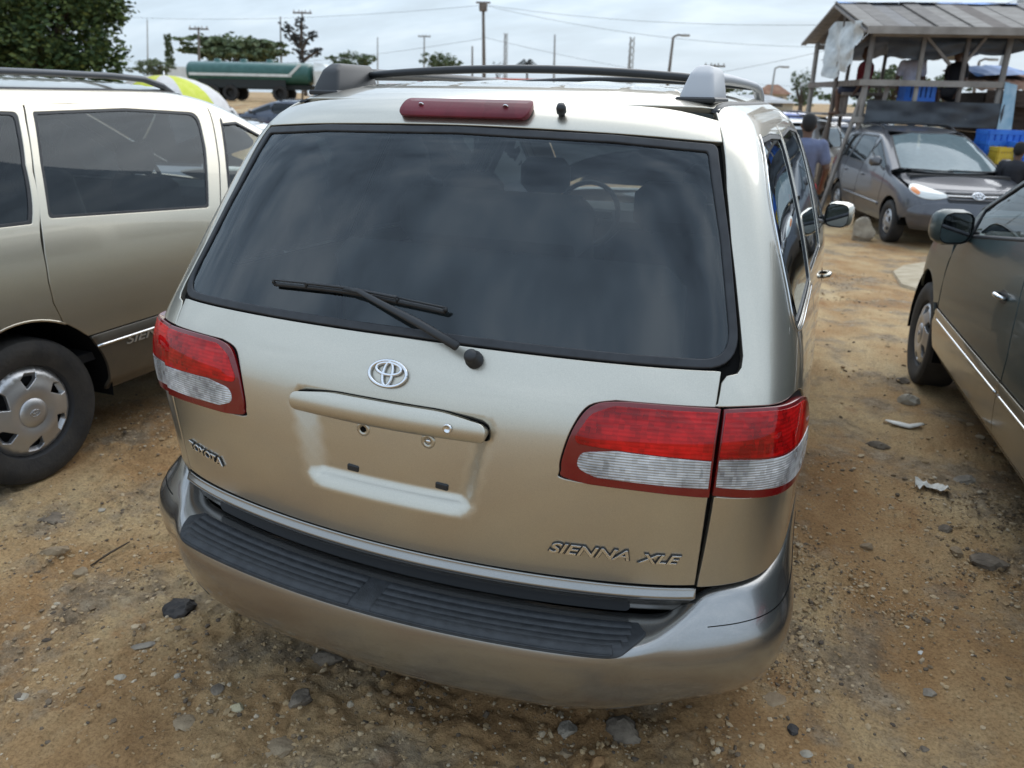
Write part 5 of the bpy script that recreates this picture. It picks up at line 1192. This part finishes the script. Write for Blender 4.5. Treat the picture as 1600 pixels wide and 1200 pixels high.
# red lorry body behind the roof rack
RED=noisy('lorry_red',(.42,.07,.035),(.55,.12,.06),5,.6); Y=36; T=place('lorry',775,Y,'orange red lorry seen between the roof and the roof rack','lorry'); w_=fit(665,882,Y); h_=zat(770,122,Y)
MB().box((0,0,h_*.62),(w_,2.2,h_*.74),bev=.05).build('cargo_body',RED,T)
for q in range(12): MB().box((-w_/2+w_*(q+.5)/12,-1.12,h_*.62),(.07,.05,h_*.70)).build('side_rib',RED,T)
for q,dx in enumerate((-2,-1,2)): tyre(T,dx,-1,.45)
MB().box((-w_*.5-.9,0,h_*.45),(1.5,2.1,h_*.66),bev=.12).build('cab',RED,T); MB().box((-w_*.5-.9,-1.06,h_*.6),(.9,.03,h_*.2)).build('side_window',MATS['dark_glass'],T)
BLUEP=paint('blue_paint',(.03,.10,.42),.3,.35,damt=.1)
p=gb(600,20); van2('parked_car',(p[0],p[1],p[2]),R(10),'bright blue car glimpsed under the left end of the cross bar',BLUEP,False,.16,'car')

# ------------------------------------------------------------ umbrella
Y=14.5; c=at(256,117,Y); rad=fit(188,336,Y)/2; T=empty('market_umbrella',(c[0],c[1],float(gz(c[0],c[1])))); tag(T,'yellow and white market umbrella behind the left van','umbrella')
hz_=float(c[2]-gz(c[0],c[1])); YEL=noisy('umbrella_yellow',(.62,.66,.06),(.70,.72,.12),8,.8); UW=noisy('umbrella_white',(.66,.62,.60),(.75,.72,.70),8,.8)
for q in range(12):
    V=[];F=[]
    for i in range(7):
        t=i/6; rr=rad*math.sin(t*math.pi/2*.92)/math.sin(math.pi/2*.92); zz=hz_-.62*rad*(1-math.cos(t*math.pi/2*.92))
        for j in range(5): a=2*math.pi*(q+j/4)/12; sag=-.03*math.sin(math.pi*j/4)*t; V.append((rr*math.cos(a)*(1+sag),rr*math.sin(a)*(1+sag),zz))
    for i in range(6):
        for j in range(4): F.append((i*5+j,i*5+j+1,i*5+j+6,i*5+j+5))
    mk('canopy_panel',V,F,YEL if q%2 else UW,T)
MB().tube([(0,0,0),(0,0,hz_+.08)],.02,8).build('pole',CHROME,T,True)
for q in range(12):
    a=2*math.pi*q/12; MB().tube([(0,0,hz_-.02),(rad*.6*math.cos(a),rad*.6*math.sin(a),hz_-.62*rad*.33),(rad*.97*math.cos(a),rad*.97*math.sin(a),hz_-.62*rad*.84)],.008,5).build('rib',CHROME,T,True)

# ------------------------------------------------------------ houses
def house(px,py_top,wpx,Y,label,wall,roofm):
    T=place('house',px,Y,label,'house'); w_=fit(px-wpx/2,px+wpx/2,Y); h_=zat(px,py_top,Y); e_=h_*.66
    MB().box((0,0,e_/2),(w_,w_*.8,e_)).build('wall',wall,T)
    d=w_*.8/2+.3; x=w_/2+.3
    MB().add([(-x,-d,e_-.1),(x,-d,e_-.1),(x,d,e_-.1),(-x,d,e_-.1),(-x*.35,0,h_),(x*.35,0,h_)],[(0,1,5,4),(1,2,5),(2,3,4,5),(3,0,4),(0,3,2,1)]).build('roof',roofm,T)
    for q in(-.25,.25):
        wv=MB().box((w_*q,-w_*.4-.01,e_*.6),(w_*.16,.06,e_*.3)).build('window',MATS['dark_glass'],T); MB().box((w_*q,-w_*.4-.04,e_*.43),(w_*.2,.1,.08)).build('sill',wall,wv)
CREAM=noisy('wall_cream',(.50,.44,.33),(.58,.52,.42),4,.9); RUST=noisy('roof_rust',(.22,.10,.06),(.34,.20,.13),2,.9); GRYR=noisy('roof_grey',(.40,.40,.40),(.52,.52,.52),2,.8)
house(1206,132,40,72,'small cream house with a brown roof left of the stall',CREAM,RUST)
house(1180,148,100,50,'low pale roofed shed left of the stall',CREAM,GRYR)
house(28,92,95,24,'brown roofed house under the big dark tree',CREAM,RUST)
house(550,118,60,60,'low white shed right of the tanker cab',WH,GRYR)

# ------------------------------------------------------------ wooden stall on stilts
e2=np.array([.96,.28]); e2/=np.linalg.norm(e2); A=np.array([1.28,16.0]); gs=float(gz(*A)); SR=math.atan2(e2[1],e2[0])
ST=empty('wooden_stall',(A[0],A[1],gs),SR); tag(ST,'open two level wooden stall on posts with grey plank roof','stall')
OLD=[noisy('old_wood_%d'%q,c1,c2,3,.9,bump=.3,bscale=20,stretch=(1,6,1)) for q,(c1,c2) in enumerate((((.17,.15,.135),(.27,.245,.22)),((.23,.205,.18),(.34,.31,.28)),((.12,.10,.085),(.20,.17,.15)),((.20,.185,.175),(.30,.28,.265))))]
zf=lambda px,py,Y: float(at(px,py,Y)[2])-gs
zE=zf(1305,50,16.0); zR=zf(1262,7,17.9); zRail=zf(1400,130,16.3); zT=zf(1400,157,16.3); zTb=zf(1400,193,16.3); zD=zTb+.12; LW,DP=3.75,3.9; zB=zf(1228,66,19.7)
pst=[(0,0),(.95,0),(1.75,0),(2.5,0),(0,DP),(.8,DP),(1.6,DP),(2.5,DP),(-.12,1.5),(2.5,DP*.5)]
rr=random.Random(5)
for i,(a,b) in enumerate(pst):
    t=.055 if i in(0,3,4,7) else .042; top_=zE+(.05 if b in(0,DP) else (zR-zE)*.75)
    MB().tube([(a+rr.uniform(-.08,.08),b,-.1),(a+rr.uniform(-.03,.03),b,top_*.5),(a,b,top_)],[t*1.2,t*1.1,t],7).build('post',OLD[i%3],ST,True)
for (p0,p1) in (((-.55,-.2,0),(.05,.1,zRail)),((.1,-.25,0),(.45,.05,zRail-.05)),((.9,.02,zE),(1.5,.02,zE-.55)),((2.1,.02,zE),(1.75,.02,zE-.55)),((-.5,1.6,0),(0,1.5,zRail))):
    MB().box(tuple((np.array(p0)+np.array(p1))/2),(.07,.05,float(np.linalg.norm(np.array(p1)-np.array(p0)))),Vector(np.array(p1)-np.array(p0)).to_track_quat('Z','Y').to_matrix()).build('brace',OLD[i%3],ST)
for (a,b,l,rot,z) in((1.25,-.06,2.75,0,zRail),(-.07,DP/2,DP,1,zRail),(1.25,DP,2.6,0,zRail+.02),(1.25,-.05,2.75,0,zD-.06),(1.85,-.05,LW,0,zE-.03),(1.85,DP,LW,0,zE-.05)):
    MB().box((a,b,z),(l if not rot else .05,.05 if not rot else l,.11)).build('rail',OLD[(rot+1)%4],ST)
for q in range(12): MB().box((1.25,.17+q*.325,zD),(2.7,.31,.04)).build('deck_board',OLD[q%4],ST)
# roof boards, laid up the slope on both sides
nb=13; ov=.42; x0,x1=-.25,LW+.15
for side in(0,1):
    for q in range(nb):
        a0=x0+(x1-x0)*q/nb; a1=x0+(x1-x0)*(q+1)/nb-.012; dz=rr.uniform(-.02,.02)
        be=-ov if side==0 else DP+ov; ze=zE+.08 if side==0 else zB+.05; sl=[(be,ze-.06+dz),(DP/2,zR+dz)]
        V=[(a0,sl[0][0],sl[0][1]),(a1,sl[0][0],sl[0][1]),(a1,sl[1][0],sl[1][1]),(a0,sl[1][0],sl[1][1])]; V+=[(x,y,z+.025) for x,y,z in V]
        mk('roof_board',V,[(0,3,2,1),(4,5,6,7),(0,1,5,4),(1,2,6,5),(2,3,7,6),(3,0,4,7)],OLD[rr.randrange(4)],ST,False)
MB().box(((x0+x1)/2,-ov-.02,zE-.0),(x1-x0,.04,.13)).build('fascia_board',OLD[1],ST)
for b in(0,DP):
    sg_=1
rf=[(x0+.03,-ov,zE-.03),(x0+.03,DP/2,zR-.05),(x0+.03,DP+ov,zB-.03)]
for p0,p1 in zip(rf,rf[1:]): MB().box(tuple((np.array(p0)+np.array(p1))/2),(.04,.12,float(np.linalg.norm(np.array(p1)-np.array(p0)))),Vector(np.array(p1)-np.array(p0)).to_track_quat('Z','X').to_matrix()).build('gable_board',OLD[3],ST)
def cloth(name,parent,p00,p10,p01,p11,mat,nx=24,ny=10,amp=.06,seed=0,f=2.2,edge=.0):
    V=[];F=[]; P=[np.array(p,float) for p in(p00,p10,p01,p11)]; nn=np.cross(P[1]-P[0],P[2]-P[0]); nn/=np.linalg.norm(nn)
    for j in range(ny+1):
        for i in range(nx+1):
            u,v=i/nx,j/ny; p=(P[0]*(1-u)+P[1]*u)*(1-v)+(P[2]*(1-u)+P[3]*u)*v
            d=amp*(float(fbm(np.array(u*f*3+seed),np.array(v*f+seed),1.,3,seed))-.5)*2
            V.append(p+nn*d+np.array([0,0,-edge*v*abs(math.sin(u*7+seed))]))
    for j in range(ny):
        for i in range(nx): F.append((j*(nx+1)+i,j*(nx+1)+i+1,(j+1)*(nx+1)+i+1,(j+1)*(nx+1)+i))
    return mk(name,V,F,mat,parent)
TARP=noisy('tarp_dark',(.025,.03,.038),(.05,.058,.068),3,.45); PLAST=noisy('plastic_sheet',(.38,.41,.42),(.6,.63,.63),6,.4); BLT=noisy('tarp_blue',(.05,.20,.55),(.10,.30,.65),5,.55)
cloth('hanging_tarp',ST,(.05,-.09,zT),(2.6,-.09,zT-.02),(.05,-.12,zTb),(2.6,-.12,zTb-.05),TARP,amp=.06,seed=3)
cloth('under_tarp',ST,(.0,-.14,zTb-.01),(1.6,-.14,zTb-.04),(.1,-.35,zTb-.28),(.9,-.35,zTb-.16),noisy('cloth_cream',(.45,.40,.32),(.6,.55,.46),5,.9),amp=.05,seed=8)
cloth('ceiling_tarp',ST,(.1,.0,zE-.10),(3.2,.0,zE-.06),(.1,DP,zE-.30),(3.2,DP,zE-.25),TARP,amp=.16,seed=5,nx=20,ny=14)
cloth('torn_tarp',ST,(.3,.02,zE-.05),(3.3,.02,zE-.05),(.35,.05,zE-.42),(3.2,.05,zE-.20),TARP,amp=.08,seed=6,edge=.12)
cloth('plastic_sheet',ST,(-.22,-.1,zE+.18),(-.22,2.2,zE+.35),(-.25,-.05,zE-.55),(-.25,1.9,zE-.75),PLAST,amp=.18,seed=9,nx=16,ny=14,f=3,edge=.1)
cloth('ridge_tarp',ST,(x0,DP/2-.25,zR+.0),(x1-.6,DP/2-.25,zR+.0),(x0,DP/2+.2,zR+.04),(x1-.6,DP/2+.2,zR+.04),BLT,amp=.03,seed=4)
cloth('corner_tarp',ST,(2.52,-.1,zRail+.05),(2.75,-.1,zRail),(2.55,-.12,zTb-.3),(2.85,-.12,zTb-.35),noisy('tarp_pale_blue',(.25,.42,.55),(.4,.55,.66),5,.5),amp=.05,seed=12,nx=6)
MB().box((.35,1.2,zD+.42),(.9,.5,.06)).box((0.0,1.2,zD+.2),(.06,.4,.4)).box((.7,1.2,zD+.2),(.06,.4,.4)).build('bench',OLD[2],ST)

# ------------------------------------------------------------ people
def fuse(caps,voxel):
    m=MB()
    for p0,p1,r0,r1 in caps:
        p0,p1=np.array(p0,float),np.array(p1,float); d=p1-p0; n=6; pts=[];rs=[]
        L_=np.linalg.norm(d); u=d/L_ if L_>1e-6 else np.array([0,0,1.])
        for a in(-1,-.85,-.5): pts.append(p0+u*r0*a*1.0); rs.append(max(r0*math.sqrt(max(0,1-a*a)),r0*.12))
        for t in np.linspace(0,1,4): pts.append(p0+d*t); rs.append(r0+(r1-r0)*t)
        for a in(.5,.85,1): pts.append(p1+u*r1*a); rs.append(max(r1*math.sqrt(max(0,1-a*a)),r1*.12))
        m.tube([tuple(p) for p in pts],rs,12)
    o=mk('tmp',m.v,m.f); r=o.modifiers.new('r','REMESH'); r.mode='VOXEL'; r.voxel_size=voxel; sm=o.modifiers.new('s','SMOOTH'); sm.iterations=4; sm.factor=.5
    bpy.context.view_layer.update(); dg=bpy.context.evaluated_depsgraph_get(); me=bpy.data.meshes.new_from_object(o.evaluated_get(dg)); od=o.data; bpy.data.objects.remove(o); bpy.data.meshes.remove(od)
    me.polygons.foreach_set('use_smooth',[True]*len(me.polygons)); return me
def person(loc,rz,label,shirt,lower,skin,seated=False,arms=None,scale=1,hat=None,parts=None):
    T=empty('person',loc,rz); T.scale=(scale,)*3; tag(T,label,'person')
    z=.46 if seated else .93   # hip height
    hip=[(-.095,0,z),(.095,0,z)]; sh=[(-.185,-.01,z+.52),(.185,-.01,z+.52)]; nk=(0,-.0,z+.60); hd=(0,.02,z+.73)
    arms=arms or [((-.25,-.02,z+.25),(-.25,.10,z+.02)),((.25,-.02,z+.25),(.25,.10,z+.02))]
    if seated: kn=[(-.13,.45,z+.02),(.13,.45,z+.02)]; an=[(-.13,.42,.08),(.13,.42,.08)]
    else: kn=[(-.10,.08,.50),(.11,-.02,.50)]; an=[(-.10,.02,.09),(.12,-.16,.12)]
    C=[((0,0,z),(0,0,z+.25),.135,.13),((0,0,z+.25),(0,-.01,z+.45),.14,.15),((-.09,-.01,z+.47),(.09,-.01,z+.47),.11,.11),((0,0,z+.5),nk,.07,.055),(nk,hd,.055,.06),
       ((0,.015,z+.72),(0,.01,z+.79),.078,.088),((0,.095,z+.715),(0,.105,z+.70),.016,.013),((-.085,.01,z+.73),(-.088,.0,z+.745),.017,.017),((.085,.01,z+.73),(.088,.0,z+.745),.017,.017),((0,.05,z+.665),(0,.055,z+.67),.05,.045)]
    for i in(0,1):
        el,wr=arms[i]; C+=[(sh[i],el,.055,.043),(el,wr,.042,.03)]
        d=np.array(wr)-np.array(el); d/=np.linalg.norm(d); p=np.array(wr)+d*.05; C.append((wr,tuple(p),.03,.035))
        s_=np.cross(d,[0,1,.3]); s_/=np.linalg.norm(s_)
        for q,l in zip((-.028,-.01,.01,.027),(.065,.08,.075,.055)): b0=p+s_*q+d*.02; b1=b0+d*l*.55; C.append((tuple(b0),tuple(b1),.0095,.009)); C.append((tuple(b1),tuple(b1+d*l*.4+np.array([0,.02,0])),.009,.008))
        C.append((tuple(np.array(wr)+d*.02+s_*.03),tuple(np.array(wr)+d*.07+s_*.055),.011,.009))
        C+=[(hip[i],kn[i],.085,.06),(kn[i],an[i],.056,.038),((an[i][0],an[i][1]-.03,.045),(an[i][0],an[i][1]+.14,.03),.04,.033)]
    me=fuse(C,.013); me.materials.append(skin); b=bpy.data.objects.new('body',me); col.objects.link(b); b.parent=T
    S_=[((0,0,z+.11),(0,0,z+.25),.148,.145),((0,0,z+.25),(0,-.01,z+.45),.152,.163),((-.10,-.01,z+.475),(.10,-.01,z+.475),.12,.12)]+[(sh[i],tuple(np.array(sh[i])*.35+np.array(arms[i][0])*.65),.075,.072) for i in(0,1)]
    me=fuse(S_,.016); me.materials.append(shirt); o=bpy.data.objects.new('shirt',me); col.objects.link(o); o.parent=T
    P_=[((-.05,0,z-.02),(.05,0,z-.02),.14,.14)]+[(hip[i],tuple(np.array(hip[i])*.12+np.array(kn[i])*.88),.105,.09) for i in(0,1)]
    me=fuse(P_,.016); me.materials.append(lower); o=bpy.data.objects.new('trousers' if seated else 'shorts',me); col.objects.link(o); o.parent=T
    me=fuse([((0,-.012,z+.775),(0,-.005,z+.80),.092,.088),((0,-.03,z+.74),(0,-.03,z+.76),.075,.08)],.014); me.materials.append(hat or pm('hair_black',(.008,.007,.007),.8)); o=bpy.data.objects.new('hair',me); col.objects.link(o); o.parent=T
    for x in(-.033,.033): MB().lathe([(0,.008),(.009,.005),(.012,0)],10,'y',(x,.093,z+.745)).build('eye',pm('eye_dark',(.03,.02,.018),.3),T,True)
    return T
SK=noisy('skin_brown',(.085,.042,.026),(.12,.06,.038),10,.55)
cl=lambda n,c:noisy('cloth_'+n,tuple(x*.85 for x in c),c,12,.9,bump=.3,bscale=25)
p=at(1249,300,9.3); gzp=float(gz(p[0],p[1])); sc=(float(at(1256,179,9.3)[2])-gzp)/1.80
person((p[0],p[1],gzp+float(relief(p[0],p[1]))),R(8),'person in blue grey shirt and red shorts walking away beside the van',cl('bluegrey',(.13,.15,.24)),cl('red',(.62,.035,.06)),SK,scale=sc,arms=[((-.27,-.04,1.18),(-.25,.12,1.0)),((.27,-.05,1.18),(.26,.10,.96))])
def onstall(a,b,z): v=Matrix.Rotation(SR,3,'Z')@Vector((a,b,0)); return (A[0]+v.x,A[1]+v.y,gs+z)
person(onstall(.32,1.15,zD+.0),SR+R(70),'person in maroon shirt sitting at the left end of the stall',cl('maroon',(.22,.025,.045)),cl('darkblue',(.03,.035,.06)),SK,True)
person(onstall(1.10,.75,zD+.02),SR+R(180),'person in white shirt sitting in the middle of the stall',cl('white',(.55,.55,.66)),cl('grey',(.10,.10,.11)),SK,True)
person(onstall(2.05,1.0,zD+.0),SR+R(110),'person in black clothes sitting at the right end of the stall',cl('black',(.02,.02,.025)),cl('black',(.02,.02,.025)),SK,True)
BC=noisy('crate_blue',(.02,.13,.55),(.04,.2,.68),5,.5); YC=noisy('crate_yellow',(.62,.42,.03),(.7,.5,.06),5,.5)
def crate(loc,rz,d,mat,label,group=None):
    T=empty('crate',loc,rz); tag(T,label,'crate',group); w,l,h_=d
    MB().box((0,0,.015),(w*.94,l*.94,.03)).build('base',mat,T)
    for sx_,sy_ in((1,0),(-1,0),(0,1),(0,-1)):
        m=MB(); n=6
        if sx_: c_=(sx_*w/2,0); dd=lambda t,zz,hh:m.box((c_[0],t,zz),(.025,l/n*.7,hh))
        else: c_=(0,sy_*l/2); dd=lambda t,zz,hh:m.box((t,c_[1],zz),(w/n*.7,.025,hh))
        for q in range(n): dd(((q+.5)/n-.5)*(l if sx_ else w),h_/2,h_*.98)
        for zz in(.06,h_*.5,h_-.035):
            if sx_: m.box((c_[0],0,zz),(.035,l,.07))
            else: m.box((0,c_[1],zz),(w,.035,.07))
        m.build('side',mat,T)
    return T
def crate_at(px,py,Y,d,mat,label,g='crates beside the shack',rz=.3): p=at(px,py,Y); return crate(tuple(p),rz,d,mat,label,g)
cb=onstall(1.12,.35,zD+.02); crate((cb[0],cb[1],cb[2]),SR,(.55,.4,.62),BC,'blue crate standing in the middle of the stall')
for (px,py,Yc,d,mt,lab) in((1557,242,15.0,(.62,.45,.42),BC,'blue crate on top of the stack by the shack'),(1557,270,15.0,(.62,.45,.40),BC,'blue crate under the topmost one by the shack'),(1563,256,14.6,(.30,.3,.28),YC,'small yellow crate in front of the blue crates'),(1600,262,14.7,(.55,.45,.42),BC,'blue crate right of the yellow one'),(1600,292,14.7,(.55,.45,.42),BC,'lower blue crate at the right picture edge'),(1550,302,14.9,(.62,.45,.42),BC,'lowest blue crate behind the grey van bonnet')): crate_at(px,py,Yc,d,mt,lab)
p=at(1578,300,13.4); person((p[0],p[1],float(gz(p[0],p[1]))+.25),R(-25),'person in dark clothes sitting in front of the blue crates',cl('black',(.02,.02,.025)),cl('darkblue',(.03,.035,.06)),SK,True,scale=1.0)

# ------------------------------------------------------------ dark plank shack
BRN=[noisy('shack_wood_%d'%q,c1,c2,4,.9,bump=.4,bscale=18,stretch=(1,1,6)) for q,(c1,c2) in enumerate((((.035,.024,.02),(.065,.048,.04)),((.05,.036,.03),(.085,.062,.05)),((.028,.02,.018),(.05,.038,.032))))]
p=at(1528,200,17.6); gk=float(gz(p[0],p[1])); SH=empty('plank_shack',(p[0],p[1],gk),R(10)); tag(SH,'dark plank shack with rusty sheet roof right of the stall','shack'); hs=float(at(1560,140,17.6)[2])-gk; LW2=3.2
nb=9
for q in range(nb): MB().box((LW2/2,rr.uniform(-.015,.015),.05+(hs-.1)*(q+.5)/nb),(LW2,.04,(hs-.1)/nb-.006)).build('plank',BRN[q%3],SH)
for q in range(nb): MB().box((rr.uniform(-.015,.015),1.2,.05+(hs-.1)*(q+.5)/nb),(.04,2.4,(hs-.1)/nb-.006)).build('plank',BRN[(q+1)%3],SH)
for q in range(6):
    a0=-.25+q*.62; V=[];F=[]
    for i in range(9):
        x=a0+i*.64/8; zz=.02*math.cos(i*math.pi)
        V+=[(x,-.3,hs-.02+zz+.012*(q%2)),(x,2.6,hs+.45+zz+.012*(q%2))]
    for i in range(8): F.append((2*i,2*i+2,2*i+3,2*i+1))
    o=mk('roof_sheet',V,F,RUST if q%3 else noisy('roof_rust_light',(.34,.20,.13),(.45,.30,.22),3,.85),SH)
cloth('roof_tarp',SH,(.1,1.0,hs+.30),(1.3,1.0,hs+.30),(.1,2.6,hs+.55),(1.2,2.6,hs+.55),BLT,amp=.05,seed=14)
cloth('shade_cloth',SH,(-.1,-.32,hs-.02),(3,-.32,hs-.02),(-.08,-.36,hs-.25),(3,-.36,hs-.18),BRN[1],amp=.07,seed=15,edge=.12)
MB().box((LW2/2,.06,hs/2),(LW2-.1,.03,hs-.15)).build('inner_wall',BRN[2],SH)

# ------------------------------------------------------------ small things on the ground
BLK=noisy('concrete_block',(.24,.20,.15),(.38,.33,.25),7,.95,bump=.6,bscale=25)
p=gpt(1347,377); dep=(p-CAM)@CF; w_=34/FPX*dep; v,f=rock_shape(301,3,(w_*.62,w_*.5,w_*.62),7,.03); o=mk('concrete_block',v,f,BLK); sharp(o,30); o.location=(p[0],p[1]+.1,p[2]+w_*.42); tag(o,'rough concrete block standing by the grey van front wheel','block')
p0=gpt(1425,440); o=None
sl=[gpt(*q) for q in((1395,428),(1412,418),(1450,412),(1490,420),(1490,460),(1455,470),(1430,455),(1408,448))]
cc=np.mean(sl,0); V=[tuple(np.array(q)-cc+[0,0,.035]) for q in sl]+[tuple((np.array(q)-cc)*[1.04,1.04,1]+[0,0,-.05]) for q in sl]; n_=len(sl)
o=mk('concrete_slab',V,[tuple(range(n_))]+[(i,n_+i,n_+(i+1)%n_,(i+1)%n_) for i in range(n_)],noisy('slab_concrete',(.36,.29,.19),(.50,.42,.30),5,.95,bump=.3),None,False); o.location=cc; tag(o,'flat pale concrete slab with broken edge on the lane','slab')
WP=noisy('white_plastic',(.60,.58,.52),(.75,.73,.68),8,.5)
P=[gpt(*q)+np.array([0,0,.015]) for q in((1383,660),(1400,665),(1420,670),(1430,668),(1440,666))]; o=MB().tube([tuple(q) for q in P],[.010,.028,.03,.022,.016],8,flat=.3).build('plastic_strip',WP,None,True); tag(o,'cream plastic strip lying in front of the green van wheel','plastic')
c0=gpt(1456,766); o=cloth('plastic_bag',None,(-.07,-.03,.02),(.07,-.035,.03),(-.075,.04,.02),(.07,.045,.015),WP,nx=10,ny=8,amp=.03,seed=21,f=3); o.location=c0; tag(o,'crumpled white plastic on the dirt beside the green van','plastic')
a,b=gpt(385/1+0,0+890),gpt(0,0+900)
q0,q1=gpt(142,886),gpt(203,850); o=MB().tube([tuple(q0+np.array([0,0,.006])),tuple((q0+q1)/2+np.array([0,0,.012])),tuple(q1+np.array([0,0,.01]))],[.003,.005,.003],6).build('twig',noisy('twig_brown',(.05,.035,.02),(.10,.075,.05),20,.9),None,True); tag(o,'thin dark twig lying left of the bumper','twig')

# ------------------------------------------------------------ more parked cars far across the yard
def copy_tree(o,parent=None):
    c=o.copy(); col.objects.link(c); c.parent=parent
    for ch in o.children: copy_tree(ch,c)
    return c
src={('white' if 'white' in o['label'] else 'navy' if 'navy' in o['label'] else 'blue'):o for o in list(scene.objects) if o.name.startswith('parked_car')}
for kind,px,Yc,rz,lab in(('white',352,24,80,'white car in the far row left of the navy car'),('navy',520,27,95,'dark car in the far row below the tanker cab'),('white',560,33,60,'white car far off behind the left roof rail foot'),('white',640,30,75,'white car far off under the cross bar, right of the blue car'),('navy',1215,24,-60,'dark car in the far row left of the stall'),('white',1175,30,85,'white car in the far row behind the right roof rail'),('blue',1290,27,70,'blue car in the far row under the stall'),('navy',1420,26,80,'dark car far off beneath the stall deck')):
    p=gb(px,Yc); c=copy_tree(src[kind]); c.location=p; c.rotation_euler=(0,0,R(rz)); c.scale=(1,1,.86); c['label']=lab; c['group']='cars parked far across the yard'
